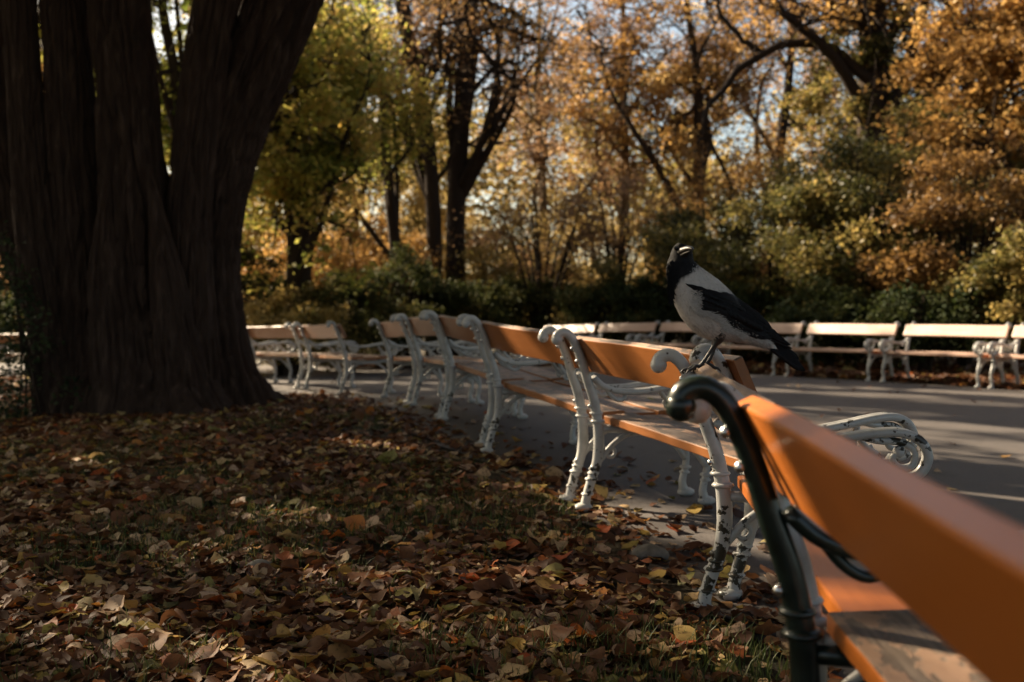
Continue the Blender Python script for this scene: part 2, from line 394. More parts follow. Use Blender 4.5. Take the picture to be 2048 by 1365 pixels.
def plank(name, L, prof, mats, top, parent, seed):
    """board running along x; prof = 4 corners (y,z) bottom-back, bottom-front, top-front, top-back; bevelled, slightly uneven; faces in 'top' get mats[1]"""
    P = np.array(prof, float); cen = P.mean(0); ring = []
    bev = 0.005
    for i in range(4):
        a, b, c_ = P[i-1], P[i], P[(i+1) % 4]
        ring.append(b+(a-b)/np.linalg.norm(a-b)*bev); 
        ring.append(b+((a-b)/np.linalg.norm(a-b)+(c_-b)/np.linalg.norm(c_-b))*bev*0.3)
        ring.append(b+(c_-b)/np.linalg.norm(c_-b)*bev)
    ring = np.array(ring); nr = len(ring); nx = 26
    xs_ = np.linspace(-L/2, L/2, nx); xs_[1] = xs_[0]+0.004; xs_[-2] = xs_[-1]-0.004
    V = []; r_ = np.random.default_rng(seed)
    for i, x in enumerate(xs_):
        k = 0.90 if i in (0, nx-1) else 1.0
        rr = cen+(ring-cen)*(1-(1-k)*0.6)
        w_ = 0.0015*math.sin(x*5+seed)
        nz = 0.0012*(vnoise(np.column_stack([np.full(nr, x*16), ring*40]), seed)-0.5)*2 if len(mats) > 1 else 0
        V += [(x, y_+w_*0.5, z_+w_+(nz[q] if len(mats) > 1 else 0)) for q, (y_, z_) in enumerate(rr)]
    b = MB(); F = []; M = []
    for i in range(nx-1):
        for j in range(nr):
            a = i*nr+j; c_ = i*nr+(j+1) % nr
            F.append((a, c_, c_+nr, a+nr)); M.append(1 if (j in top and len(mats) > 1) else 0)
    F.append(tuple(range(nr))[::-1]); F.append(tuple(range((nx-1)*nr, nx*nr))); M += [0, 0]
    b.V = V; b.F = F; b.M = M; b.S = [False]*len(F)
    return b.build(name, mats, parent)
def make_bench(iron1, iron2, backm, seatm, seed, L=1.42, inset=0.055):
    root = empty('park_bench')
    frame_meshes(iron1, STEEL, root, -(L/2-inset)); frame_meshes(iron2, STEEL, root, (L/2-inset))
    # backrest board leaning back on the front of the posts
    t = 0.034; ty, tz = 0.90, 0.42                      # board normal (towards the sitter)
    bb = np.array([-0.004, 0.597]); tb = np.array([-0.074, 0.742]); d = np.array([ty, tz])*t
    plank('backrest', L, [bb, bb+d, tb+d, tb], backm, (7, 8, 6), root, seed)   # ring 6..8 : top front corner, edge to top back
    y0 = 0.072
    for k in range(3):
        y1 = y0+0.140; zt = 0.405 - 0.006*(1-abs(k-1)) ; s = [0.008, 0.0, 0.004][k]
        plank('seat_plank', L-0.01, [(y0, zt-0.036), (y1, zt-0.036+s), (y1, zt+s), (y0, zt)], ([seatm[0]] if (k == 0 and seed == 5) else seatm), (6, 7, 8, 5, 9), root, seed+k+1)
        y0 = y1+0.013
    return root
def place(o, P, Q, face, label, group, zoff=0.0):
    """P, Q: ground points under the two rear end posts; face: +1 sitter to the right of P->Q"""
    P = np.array(P); Q = np.array(Q); c_ = (P+Q)/2; d = (Q-P)/np.linalg.norm(Q-P)
    f = np.array([-d[1], d[0]])*face
    o.rotation_euler = (0, 0, math.atan2(-f[0], f[1]))
    z1, z2 = gz(*(P+f*0.25)), gz(*(Q+f*0.25))
    o.location = (c_[0], c_[1], (z1+z2)/2+0.004+zoff)
    # slope along the bench (local x)
    lx = np.array([math.cos(o.rotation_euler[2]), math.sin(o.rotation_euler[2])])
    s = (z2-z1)/np.linalg.norm(Q-P)*(1 if np.dot(lx, d) > 0 else -1)
    o.rotation_euler = (0, -math.atan(s), o.rotation_euler[2])
    tag(o, label, 'bench', group)
    return o
GN = 'park benches in the near curved row'
GF = 'park benches in the row across the asphalt'
# local -x is the end away from the camera on the near row
N_ = make_bench(BLACK, IRON, [ORANGE], [ORANGE, WEATHER], 3)
place(N_, (0.434, 1.64), (0.338, 0.24), 1, 'nearest park bench, bright orange backrest on a black iron end frame', GN, 0.008)
M_ = make_bench(IRON_CHIP, IRON, [BARE, BARE], [ORANGE, WEATHER], 5)
place(M_, (0.606, 3.08), (0.475, 1.67), 1, 'park bench the crow perches on, worn backrest top and chipped white end frame', GN, -0.010)
AB = make_bench(IRON, IRON_CHIP, [BROWN, WEATHER], [BROWN, WEATHER], 8)
place(AB, (0.330, 4.47), (0.730, 3.11), 1, 'brown park bench with peeling seat, directly beyond the bench the crow perches on', GN)
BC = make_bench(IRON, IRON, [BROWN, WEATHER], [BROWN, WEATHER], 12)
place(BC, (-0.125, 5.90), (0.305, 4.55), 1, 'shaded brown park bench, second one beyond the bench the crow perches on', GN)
def bench_copy(src, P, Q, face, label, group, z=0.0): return place(copy_tree(src), P, Q, face, label, group, z)
near = [((-0.47, 7.40), (-0.135, 6.02), 'park bench with bright sun stripes across its orange backrest, midway along the curved row'),
        ((-0.83, 8.86), (-0.48, 7.46), 'park bench with a shaded brown backrest, next beyond the one with sun stripes'),
        ((-1.27, 10.36), (-0.86, 8.94), 'park bench at the right side of the gap in the near curved row'),
        ((-2.44, 12.15), (-1.76, 10.85), 'park bench at the left of the gap in the curved row, shaded brown backrest'),
        ((-3.42, 13.35), (-2.50, 12.22), 'park bench just right of the big trunk'),
        ((-4.62, 14.38), (-3.50, 13.42), 'park bench half hidden by the right edge of the big trunk'),
        ]
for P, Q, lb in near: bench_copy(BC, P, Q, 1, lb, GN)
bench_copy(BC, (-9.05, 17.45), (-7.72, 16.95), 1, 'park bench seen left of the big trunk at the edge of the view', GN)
# across the asphalt: they face the camera
FB = make_bench(IRON, IRON, [PALE_WOOD, PALE_WOOD], [ORANGE, PALE_WOOD], 20)
far = [((6.10, 12.62), (5.28, 13.78), 'pale park bench across the asphalt, second from the right edge of the view'),
       ((6.92, 11.40), (6.16, 12.54), 'park bench cut off by the right edge of the view, across the asphalt'),
       ((5.20, 13.90), (4.34, 15.02), 'park bench across the asphalt just right of the tip of the crow tail'),
       ((4.26, 15.12), (3.42, 16.26), 'park bench across the asphalt behind the tail of the crow'),
       ((3.36, 16.36), (2.54, 17.50), 'park bench across the asphalt behind the breast of the crow'),
       ((2.46, 17.60), (1.60, 18.72), 'park bench across the asphalt just left of the crow, pale backrest'),
       ((1.52, 18.80), (0.62, 19.88), 'farthest pale park bench of the row across the asphalt, two left of the crow'),
       ((-2.00, 21.75), (-3.25, 22.42), 'small distant pale park bench seen through the gap in the near row')]
for i, (P, Q, lb) in enumerate(far):
    if i == 0: place(FB, P, Q, 1, lb, GF)
    else: bench_copy(FB, P, Q, 1, lb, GF)

# ------------------------------------------------------------ crow
def m_plum():
    m, n, b, o = mat('plumage')
    at = n.nodes.new('ShaderNodeAttribute'); at.attribute_name = 'tint'
    f = noise(n, 120, 4, 0.6); 
    grey = mix(n, f, (0.33, 0.305, 0.29), (0.58, 0.54, 0.51)); blk = mix(n, f, (0.003, 0.003, 0.0035), (0.010, 0.010, 0.012))
    n.links.new(mix(n, at.outputs['Fac'], blk, grey), b.inputs['Base Color'])
    b.inputs['Roughness'].default_value = 0.75; b.inputs['Specular IOR Level'].default_value = 0.2
    bump(n, b, f, 0.5, 0.002); return m
PLUM = m_plum()
def m_simple(name, c1, c2, rough, scale=60, bs=0.2):
    m, n, b, o = mat(name); f = noise(n, scale, 4)
    n.links.new(ramp(n, f, [(0.3, c1), (0.7, c2)]), b.inputs['Base Color']); b.inputs['Roughness'].default_value = rough
    bump(n, b, f, bs, 0.002)
    if 'feather' in name: b.inputs['Specular IOR Level'].default_value = 0.15
    return m
WINGM = m_simple('black_feather', (0.003, 0.003, 0.0035), (0.009, 0.009, 0.011), 0.6, 90, 0.3)
BEAKM = m_simple('beak_horn', (0.008, 0.007, 0.006), (0.030, 0.026, 0.022), 0.45, 60)
LEGM = m_simple('leg_scale', (0.006, 0.006, 0.006), (0.025, 0.023, 0.022), 0.45, 200, 0.8)
EYEM = m_simple('eye', (0.004, 0.003, 0.003), (0.008, 0.006, 0.005), 0.05, 20, 0)

CK = 0.000425                     # metre per unit of the side-view drawing
def cw(u, v, y=0.0): return np.array([(u-690)*CK, y, (985-v)*CK])
rings = np.array([  # u, v, half width, depth half width
    (556, 181, 6, 6), (553, 190, 40, 40), (550, 212, 62, 58), (549, 240, 71, 66), (547, 272, 78, 74), (546, 312, 96, 88), (562, 368, 114, 104), (604, 440, 142, 122),
    (664, 520, 168, 138), (732, 598, 178, 140), (800, 660, 160, 124), (870, 700, 122, 100), (950, 738, 86, 76), (1040, 785, 54, 52), (1120, 832, 30, 32), (1180, 872, 8, 10)], float)
RS = spline(rings, 72); RS[:, 2:] = np.maximum(RS[:, 2:], 3)
AX = np.gradient(RS[:, :2], axis=0); AX /= np.linalg.norm(AX, axis=1)[:, None]
# smooth the axis directions
for _ in range(6): AX[1:-1] = (AX[:-2]+AX[1:-1]*2+AX[2:])/4
AX /= np.linalg.norm(AX, axis=1)[:, None]
PR = np.column_stack([AX[:, 1], -AX[:, 0]])      # to the back
def bib(u):  # hood edge height
    return np.interp(u, [455, 480, 500, 530, 560, 600, 640, 700], [600, 540, 445, 405, 395, 365, 325, 300])
_an = np.linspace(0, math.pi, 60)
_bu = (RS[:, 0][:, None]+PR[:, 0][:, None]*RS[:, 2][:, None]*np.cos(_an)).ravel()
_bv = (RS[:, 1][:, None]+PR[:, 1][:, None]*RS[:, 2][:, None]*np.cos(_an)).ravel()
_by = (RS[:, 3][:, None]*np.sin(_an)).ravel()
def body_depth(u, v):
    k = (_bu-u)**2+(_bv-v)**2 < 16**2
    return float(_by[k].max()) if k.any() else 0.0
def crow(root):
    seg = 48; V = []; UV = []
    for i in range(len(RS)):
        u0, v0, r1, r2 = RS[i]
        for j in range(seg):
            a = 2*math.pi*j/seg
            p = r1*math.cos(a); y = -r2*math.sin(a)
            u = u0+PR[i, 0]*p; v = v0+PR[i, 1]*p
            V.append((u, y, v)); UV.append((u, v))
    V = np.array(V); nz = fbm(V/34.0, 3, 3)-0.45
    cen = np.repeat(RS[:, :2], seg, axis=0); dirv = np.column_stack([V[:, 0]-cen[:, 0], V[:, 1], V[:, 2]-cen[:, 1]])
    dirv /= np.linalg.norm(dirv, axis=1)[:, None]+1e-9
    V = V+dirv*(nz*9)[:, None]
    W = np.column_stack([(V[:, 0]-690)*CK, V[:, 1]*CK, (985-V[:, 2])*CK])
    tint = np.clip((V[:, 2]-bib(V[:, 0])+(vnoise(V/9.0, 9)-0.5)*36)/14, 0, 1)
    F = []
    for i in range(len(RS)-1):
        for j in range(seg):
            a = i*seg+j; b = i*seg+(j+1) % seg; F.append((a, b, b+seg, a+seg))
    mesh_np('body', W, F, PLUM, root, True, {'tint': ('FLOAT', tint)})
    # plumage: thin barbs lying along the body
    N_b = 9000; r_ = np.random.default_rng(4)
    ti = r_.uniform(4, len(RS)-6, N_b); an = r_.uniform(0, 2*math.pi, N_b)
    i0 = ti.astype(int); f = ti-i0
    A = RS[i0]*(1-f)[:, None]+RS[i0+1]*f[:, None]; P_ = PR[i0]; X_ = AX[i0]
    base = np.column_stack([A[:, 0]+P_[:, 0]*A[:, 2]*np.cos(an), -A[:, 3]*np.sin(an), A[:, 1]+P_[:, 1]*A[:, 2]*np.cos(an)])
    nrm = np.column_stack([P_[:, 0]*np.cos(an), -np.sin(an), P_[:, 1]*np.cos(an)])
    tan = np.column_stack([X_[:, 0], np.zeros(N_b), X_[:, 1]])
    side = np.cross(nrm, tan)
    tan = tan+nrm*r_.uniform(0.04, 0.22, N_b)[:, None]+side*r_.normal(0, 0.22, N_b)[:, None]
    # belly feathers droop
    tan[:, 2] += 0.25*(r_.random(N_b))*(np.cos(an) < 0)
    tan /= np.linalg.norm(tan, axis=1)[:, None]
    L = r_.uniform(26, 52, N_b)*np.where(i0 < 24, 0.6, 1.0); Wd = r_.uniform(1.6, 3.2, N_b)
    b0 = base-tan*(L*0.4)[:, None]-nrm*3
    v1 = b0+side*Wd[:, None]; v2 = b0-side*Wd[:, None]; v3 = b0+tan*L[:, None]-side*(Wd*0.5)[:, None]+nrm*3.5; v4 = b0+tan*L[:, None]+side*(Wd*0.5)[:, None]+nrm*3.5
    VV = np.stack([v1, v2, v3, v4], 1).reshape(-1, 3)
    tt = np.clip((base[:, 2]-bib(base[:, 0])+r_.normal(0, 14, N_b))/8, 0, 1)*r_.uniform(0.55, 1.0, N_b)
    W = np.column_stack([(VV[:, 0]-690)*CK, VV[:, 1]*CK, (985-VV[:, 2])*CK])
    mesh_np('plumage', W, np.arange(len(W)).reshape(-1, 4), PLUM, root, False, {'tint': ('FLOAT', np.repeat(tt, 4))})
    # loose flank feathers that overlap the lower edge of the near wing
    r3 = np.random.default_rng(21); VV = []; TT = []
    el = spline([(600, 470), (622, 505), (624, 592), (720, 626), (790, 664), (832, 714), (935, 756)], 60)
    for q in range(1500):
        k = int(r3.integers(4, 60)); p = el[k]+np.array([r3.uniform(-26, 2), r3.uniform(-4, 22)]); a = r3.normal(.42, .28); ln = r3.uniform(22, 50); wq = r3.uniform(1.3, 2.6)
        dv = np.array([math.cos(a), math.sin(a)]); pr = np.array([dv[1], -dv[0]]); e = p+dv*ln; y0_ = body_depth(*p)+4; y1_ = body_depth(*e)+17
        VV += [cw(*(p+pr*wq), -y0_*CK), cw(*(p-pr*wq), -y0_*CK), cw(*(e-pr*.5), -y1_*CK), cw(*(e+pr*.5), -y1_*CK)]; TT += [r3.uniform(.6, 1)]*4
    mesh_np('flank_plumage', np.array(VV), np.arange(len(VV)).reshape(-1, 4), PLUM, root, False, {'tint': ('FLOAT', np.array(TT))})
    # ragged throat hackles
    VV = []; TT = []
    for q in range(700):
        v0 = r3.uniform(285, 540); u0 = np.interp(v0, [285, 330, 400, 470, 540], [462, 448, 455, 462, 478])+r3.uniform(0, 1)*np.interp(v0, [285, 380, 470, 540], [70, 60, 26, 8]); a = math.pi/2+r3.normal(.15, .35); ln = r3.uniform(18, 42)
        p = np.array([u0, v0]); dv = np.array([math.cos(a), math.sin(a)]); pr = np.array([dv[1], -dv[0]]); e = p+dv*ln; y0_ = body_depth(*p)
        VV += [cw(*(p+pr*3), -(y0_)*CK), cw(*(p-pr*3), -(y0_)*CK), cw(*(e-pr*1), -(y0_+9)*CK), cw(*(e+pr*1), -(y0_+9)*CK)]; TT += [0.0]*4
    mesh_np('throat_plumage', np.array(VV), np.arange(len(VV)).reshape(-1, 4), PLUM, root, False, {'tint': ('FLOAT', np.array(TT))})
    # wings: a folded shield of overlapping feathers on each flank
    up = spline([(556, 436), (640, 452), (760, 488), (850, 500), (950, 552), (1050, 628), (1118, 700), (1128, 735)], 50)
    lo = spline([(558, 440), (625, 500), (626, 592), (720, 624), (790, 662), (832, 712), (935, 756), (1045, 796), (1128, 790)], 50)
    for sgn in (-1, 1):
        V = []; ns = 22
        for k in range(50):
            for j in range(ns):
                s = j/(ns-1); p = up[k]*(1-s)+lo[k]*s
                d = body_depth(*p)
                e = math.sin(math.pi*min(max(s, 0), 1))**0.5
                tt_ = k/49
                dd = max(d, 46*(1-tt_)+20)*(1 if s > 0.03 else 0.92) + 10*e + 5
                dd = dd*(1-tt_*0.05)
                fl = 2.2*math.sin(s*38+tt_*6)*e
                jag = (vnoise(np.array([[k*0.9, j*0.5, 1]]), 2)[0]-0.5)*10*(1 if j in (0, ns-1) else 0)
                V.append(cw(p[0], p[1]+jag, sgn*(dd+fl)*CK))
        V = np.array(V); inner = V.copy(); inner[:, 1] *= 0.86
        F = [(k*ns+j, k*ns+j+1, (k+1)*ns+j+1, (k+1)*ns+j) for k in range(49) for j in range(ns-1)]
        o2 = len(V); F += [(f_[3]+o2, f_[2]+o2, f_[1]+o2, f_[0]+o2) for f_ in F]
        rim = [k*ns for k in range(50)]+[49*ns+j for j in range(1, ns)]+[k*ns+ns-1 for k in range(48, -1, -1)]+[j for j in range(ns-2, 0, -1)]
        F += [(rim[q], rim[(q+1) % len(rim)], rim[(q+1) % len(rim)]+o2, rim[q]+o2) for q in range(len(rim))]
        wg = mesh_np('wing', np.vstack([V, inner]), F, WINGM, root, True)
        # covert and flight feathers
        r2_ = np.random.default_rng(8)
        b = MB()
        def blade(u0, v0, u1, v1, wd, y0, y1, cur=0.0):
            pts = []; n_ = 12
            d_ = np.array([u1-u0, v1-v0]); Ld = np.linalg.norm(d_); d_ /= Ld; pr = np.array([d_[1], -d_[0]])
            Vb = []
            for q in range(n_):
                t = q/(n_-1); c0 = np.array([u0, v0])+d_*Ld*t+pr*cur*math.sin(math.pi*t)
                wq = wd*(0.55+0.45*math.sin(math.pi*min(t*1.4, 1)*0.5+0.0))*(1 if t < 0.86 else math.sqrt(max(0.0, 1-((t-0.86)/0.145)**2)))
                yy = y0+(y1-y0)*t
                for s_, o_ in ((-1, 0), (0, 2.2), (1, 0)):
                    Vb.append(cw(c0[0]+pr[0]*wq*s_, c0[1]+pr[1]*wq*s_, sgn*(yy+o_)*CK))
                for s_ in (1, -1): Vb.append(cw(c0[0]+pr[0]*wq*s_*0.9, c0[1]+pr[1]*wq*s_*0.9, sgn*(yy-2.0)*CK))
            Fb = []
            for q in range(n_-1):
                for j in range(5):
                    a = q*5+j; c2 = q*5+(j+1) % 5; Fb.append((a, c2, c2+5, a+5))
            Fb.append((0, 1, 2, 3, 4)); Fb.append(tuple(n_*5-1-i_ for i_ in range(5)))
            b.add(Vb, Fb)
        for q in range(26):     # coverts in overlapping rows
            t = (q % 13)/12; row = q//13; u0 = 610+310*t+row*18; v0 = 500+125*t-row*26; L_ = 74-10*row
            blade(u0, v0, u0+L_, v0+L_*0.62, 15, body_depth(u0, v0)+13, body_depth(u0+L_, v0+L_*.6)+15, 3)
        for q in range(6):      # primaries
            t = q/5
            blade(900+30*t, 600+95*t, 1135+150*t-(20 if q == 5 else 0), 735+150*t-6*q, 20-1.5*q, 62-3*q, 30-3*q, -6)
        for q in range(8):      # secondaries, lower edge
            t = q/7
            blade(700+150*t, 520+90*t, 850+215*t, 640+96*t, 24, body_depth(700+150*t, 540+90*t)+9, max(body_depth(830+150*t, 640+70*t), 30)+10, 4)
        b.build('flight_feathers', WINGM, wg)
    # tail
    b = MB()
    for q in range(9):
        t = (q-4)/4.0
        u1, v1 = (1318+20*t*0+[8, -6, 12, 26, 36, 34, 22, 6, -6][q]), 950+[-22, -6, 14, 30, 44, 50, 52, 50, 44][q]*1.0
        u0, v0 = 1040-6*t, 742+42*t
        d_ = np.array([u1-u0, v1-v0]); Ld = np.linalg.norm(d_); d_ /= Ld; pr = np.array([d_[1], -d_[0]]); Vb = []
        yb = -4*t*7; n_ = 12
        for k in range(n_):
            s = k/(n_-1); c0 = np.array([u0, v0])+d_*Ld*s; wq = 15*(0.9+0.25*s)*(1 if s < 0.9 else math.sqrt(max(0.02, 1-((s-0.9)/0.102)**2)))
            yy = yb*(0.6+0.6*s)+abs(t)*2
            for s_, o_ in ((-1, 0), (0, -2.5), (1, 0), (0.9, 2), (-0.9, 2)): Vb.append(cw(c0[0]+pr[0]*wq*s_, c0[1]+pr[1]*wq*s_, (yy+o_)*CK))
        Fb = [(k*5+j, k*5+(j+1) % 5, (k+1)*5+(j+1) % 5, (k+1)*5+j) for k in range(n_-1) for j in range(5)]
        Fb.append((0, 1, 2, 3, 4)); Fb.append(tuple(n_*5-1-i_ for i_ in range(5))); b.add(Vb, Fb)
    b.build('tail', WINGM, root)
    # beak: turned towards the viewer and to the right
    hc = cw(541, 240, -24*CK); bd = np.array([0.30, -0.94, 0.16]); bd /= np.linalg.norm(bd)
    b = MB(); T_ = []; Rr = []
    for s, r, dz in ((0.0, 0.0165, 0), (0.012, 0.0155, 0.001), (0.026, 0.0125, 0.002), (0.040, 0.0105, 0.0015), (0.052, 0.0078, -0.0005), (0.062, 0.0042, -0.004), (0.067, 0.0012, -0.0075)):
        T_.append(hc+bd*(s+0.004)+np.array([0, 0, dz+0.002])); Rr.append(r)
    b.tube(T_, Rr, 14, n=20, flat=0.8)
    T2 = [hc+bd*s+np.array([0, 0, z]) for s, z in ((0.002, -0.006), (0.02, -0.0065), (0.04, -0.0055), (0.055, -0.0055), (0.061, -0.006))]
    b.tube(T2, [0.013, 0.011, 0.0075, 0.005, 0.0015], 12, n=14, flat=0.8)
    b.build('beak', BEAKM, root)
    for sd in (-1, 1):
        b = MB(); sidev = np.cross(bd, [0, 0, 1]); sidev /= np.linalg.norm(sidev)
        e = cw(548, 232, 0)+sidev*sd*0.0245+bd*0.014+np.array([0, 0, 0.0085])
        b.ball(e, 0.0058, 14); b.build('eye', EYEM, root)
    # legs and feet
    for (hx, hv, fx, fy_, yy) in ((778, 800, 650, 962, -0.016), (800, 800, 706, 958, 0.030)):
        b = MB()
        hip = cw(hx, hv, yy); an_ = cw(fx+42, fy_-30, yy)
        b.tube([hip+np.array([0.006, 0, 0.02]), hip, hip*0.7+an_*0.3, hip*0.35+an_*0.65, an_, cw(fx+10, fy_+8, yy)], [0.024, 0.014, 0.0062, 0.0052, 0.0056, 0.006], 10, n=24)
        ft = cw(fx+14, fy_+8, yy)
        zt = cw(0, 985)[2]
        for (dx, dy, ln) in ((-0.8, -0.45, 0.040), (-1.0, 0.0, 0.046), (-0.75, 0.55, 0.040), (1.0, 0.08, 0.036)):
            dv = np.array([dx, dy, 0]); dv /= np.linalg.norm(dv)
            p0 = ft; p1 = ft+dv*ln*0.35+np.array([0, 0, 0.002]); p2 = ft+dv*ln*0.7+np.array([0, 0, -0.007]); p3 = ft+dv*ln+np.array([0, 0, -0.010]); p4 = ft+dv*(ln+0.009)+np.array([0, 0, -0.019])
            b.tube([p0, p1, p2, p3, p4], [0.0055, 0.0046, 0.0044, 0.0036, 0.0008], 8, n=16)
        b.build('leg', LEGM, root)
CR = empty('crow', (0.528, 2.83, gz(0.5, 2.83)+0.736), R(0))
tag(CR, 'grey and black crow standing on the worn brown bench backrest, head turned to the viewer', 'crow')
crow(CR)

# ------------------------------------------------------------ big old tree with several fused stems
def stem_mesh(path, seg=180, rows=190, seed=0, flare=0.0, ridge=0.11, nridge=11):
    """path rows: x,y,z,r -> bark tube as numpy arrays"""
    A = spline(path, rows); pts = A[:, :3]; r = np.maximum(A[:, 3], 0.01)
    ang = np.linspace(0, 2*math.pi, seg, endpoint=False)
    T = np.gradient(pts, axis=0); T /= np.linalg.norm(T, axis=1)[:, None]
    V = []
    for i in range(rows):
        t = T[i]; n_ = np.cross(t, [0, 1, 0]); n_ /= np.linalg.norm(n_); b_ = np.cross(t, n_)
        z = pts[i, 2]
        ca, sa = np.cos(ang), np.sin(ang)
        P3 = np.column_stack([ca*1.3+seed*7, sa*1.3, np.full(seg, z*0.8)])
        wv = 0.6*(fbm(np.column_stack([ca*2+seed, sa*2, np.full(seg, z*1.5)]), 2, seed+2)-.45)
        P = np.column_stack([ca*nridge*0.34+seed*3.1+wv, sa*nridge*0.34+wv, np.full(seg, z*1.7)])
        P2 = np.column_stack([ca*nridge*0.85+seed+wv*3, sa*nridge*0.85+wv*3, np.full(seg, z*5.0)])
        P4 = np.column_stack([ca*nridge*2.2+seed, sa*nridge*2.2, np.full(seg, z*6.0)])
        n1 = vnoise(P, seed); n2 = vnoise(P2, seed+3)
        f1 = np.clip(1-np.abs(n1-.5)/.13, 0, 1); f2 = np.clip(1-np.abs(n2-.5)/.16, 0, 1)
        d = (-0.15*f1-0.09*f2+(vnoise(P4, seed+1)-.5)*0.03)*min(1, 0.4/r[i]) + (fbm(P3, 2, seed+5)-0.4)*0.20
        fl = flare*math.exp(-max(z, 0)/0.22)*np.maximum(0, (vnoise(P3*np.array([1.6, 1.6, 0.1]), seed+9)-0.25))
        rr = r[i]*(1+d)+fl
        V.append(pts[i]+rr[:, None]*(ca[:, None]*n_+sa[:, None]*b_))
    V = np.vstack(V); i, j = np.meshgrid(np.arange(rows-1), np.arange(seg), indexing='ij')
    a = (i*seg+j).ravel(); b = (i*seg+(j+1) % seg).ravel()
    return V, np.column_stack([a, b, b+seg, a+seg])
def px(u, v, d): return ((u-1024)/2048*d, d, CAM_H-(v-628)/2048*d)
def stems(name, lst, m, parent):
    VV = []; FF = []; n_ = 0
    for k, (path, kw) in enumerate(lst):
        V, F = stem_mesh(np.array(path), **kw); VV.append(V); FF.append(F+n_); n_ += len(V)
    return mesh_np(name, np.vstack(VV), np.vstack(FF), m, parent, True)
OT = empty('old_tree', (-3.3, 9.0, 0)); OTL = np.array([-3.3, 9.0, 0])
tag(OT, 'huge dark tree trunk of several fused furrowed stems beside the leaf covered ground', 'tree')
def sp(rows, d, r_):   # rows of (pixel u, v, r)
    out = []
    for u, v, r in rows:
        x, y, z = px(u, v, d); out.append((x-OTL[0], y-OTL[1], z-OTL[2], r*d/2048))
    return out
bigs = [
 (sp([(345, 900, 130), (330, 800, 118), (310, 700, 98), (290, 560, 84), (272, 350, 70), (256, 150, 62), (245, 0, 60), (238, -400, 55), (230, -1200, 45)], 8.75, 0), dict(seed=1, flare=0.5, nridge=13)),
 (sp([(445, 900, 120), (430, 800, 95), (415, 700, 82), (405, 560, 74), (415, 430, 72), (452, 280, 74), (506, 150, 76), (560, 20, 78), (650, -200, 70), (800, -700, 55)], 9.05, 0), dict(seed=2, flare=0.3, nridge=13)),
 (sp([(385, 800, 60), (382, 650, 52), (378, 480, 45), (390, 330, 44), (408, 180, 44), (428, 60, 44), (458, -100, 42), (500, -500, 34)], 8.7, 0), dict(seed=3, flare=0.2, nridge=9)),
 (sp([(205, 900, 105), (190, 800, 90), (176, 650, 66), (160, 450, 56), (148, 250, 50), (138, 50, 46), (130, -200, 44), (120, -900, 34)], 8.9, 0), dict(seed=4, flare=0.4, nridge=10)),
 (sp([(145, 900, 76), (134, 800, 66), (108, 650, 54), (78, 450, 46), (60, 250, 36), (48, 60, 33), (36, -200, 33), (10, -900, 26)], 8.8, 0), dict(seed=5, flare=0.1, nridge=8)),
 (sp([(130, 900, 48), (116, 780, 42), (92, 640, 40), (44, 500, 40), (6, 300, 38), (-18, 60, 36), (-40, -300, 34), (-100, -900, 26)], 9.15, 0), dict(seed=6, flare=0.1, nridge=8)),
 (sp([(490, 900, 90), (462, 800, 66), (440, 720, 52), (424, 600, 48), (412, 470, 44), (404, 340, 20), (400, 250, 5)], 9.35, 0), dict(seed=7, flare=0.35, nridge=9)),
 (sp([(395, 900, 75), (372, 810, 60), (352, 700, 48), (338, 580, 38), (322, 470, 22), (300, 330, 4)], 8.45, 0), dict(seed=8, flare=0.3, nridge=8)),
 (sp([(250, 900, 70), (246, 800, 60), (232, 690, 48), (218, 560, 40), (216, 440, 22), (222, 300, 4)], 8.5, 0), dict(seed=9, flare=0.3, nridge=8)),
]
stems('trunk', bigs, BARK, OT)

# ------------------------------------------------------------ foliage helpers
# gaps in the canopy through which the sun reaches the ground: point, radius
_s = np.array([SUN_AZ[0]*math.cos(R(SUN_EL)), SUN_AZ[1]*math.cos(R(SUN_EL)), math.sin(R(SUN_EL))]); _s /= np.linalg.norm(_s)
GAPS = [((0.39, 1.50, 0.72), .21), ((0.36, 1.02, 0.73), .07), ((-3.9, 19, 4.8), 1.0), ((-4.6, 18.8, 3.0), .8), ((-3.0, 19, 6.2), .8), ((-5.8, 17.5, 4.5), .8), ((-2.0, 23, 2.5), .7), ((0.2, 23, 1.2), .6), ((2.2, 22, 1.0), .6), ((0.58, 2.80, 1.02), .10), ((-0.32, 6.45, 0.78), .30), ((-0.85, 4.15, 0), .22), ((-1.55, 3.05, 0), .30), ((-0.55, 6.0, 0), .28),
        ((-3.6, 7.2, 0), .22), ((-0.75, 2.45, 0), .26), ((-1.0, 3.6, 0), .14), ((-2.3, 5.6, 0), .16), ((-1.9, 7.0, 0), .14), ((-0.1, 4.9, 0.3), .16), ((1.0, 6.2, 0), .3), ((2.6, 7.5, 0), .3), ((3.2, 9.2, 0), .35), ((4.6, 10.2, 0), .35), ((5.6, 8.6, 0), .45), ((3.6, 6.4, 0), .35), ((6.0, 11.0, 0), .4), ((1.8, 10.6, 0), .3), ((3.9, 12.6, 0), .4), ((2.2, 14, 0), .4), ((0.4, 9.2, 0), .4), ((2.6, 4.6, 0), .3), ((1.2, 7.6, 0), .35), ((3.4, 8.0, 0), .35), ((4.6, 7.2, 0), .4), ((4.0, 11.2, 0), .4), ((5.3, 11.7, 0), .4), ((2.6, 12.2, 0), .45), ((0.9, 12.0, 0), .45), ((3.0, 5.2, 0), .3), ((1.7, 5.0, 0), .22), ((5.9, 12.9, .6), .5), ((4.9, 14.3, .6), .4), ((-0.1, 12.5, 0), .4), ((0.6, 4.2, 0), .22), ((0.30, 4.3, .45), .12)]
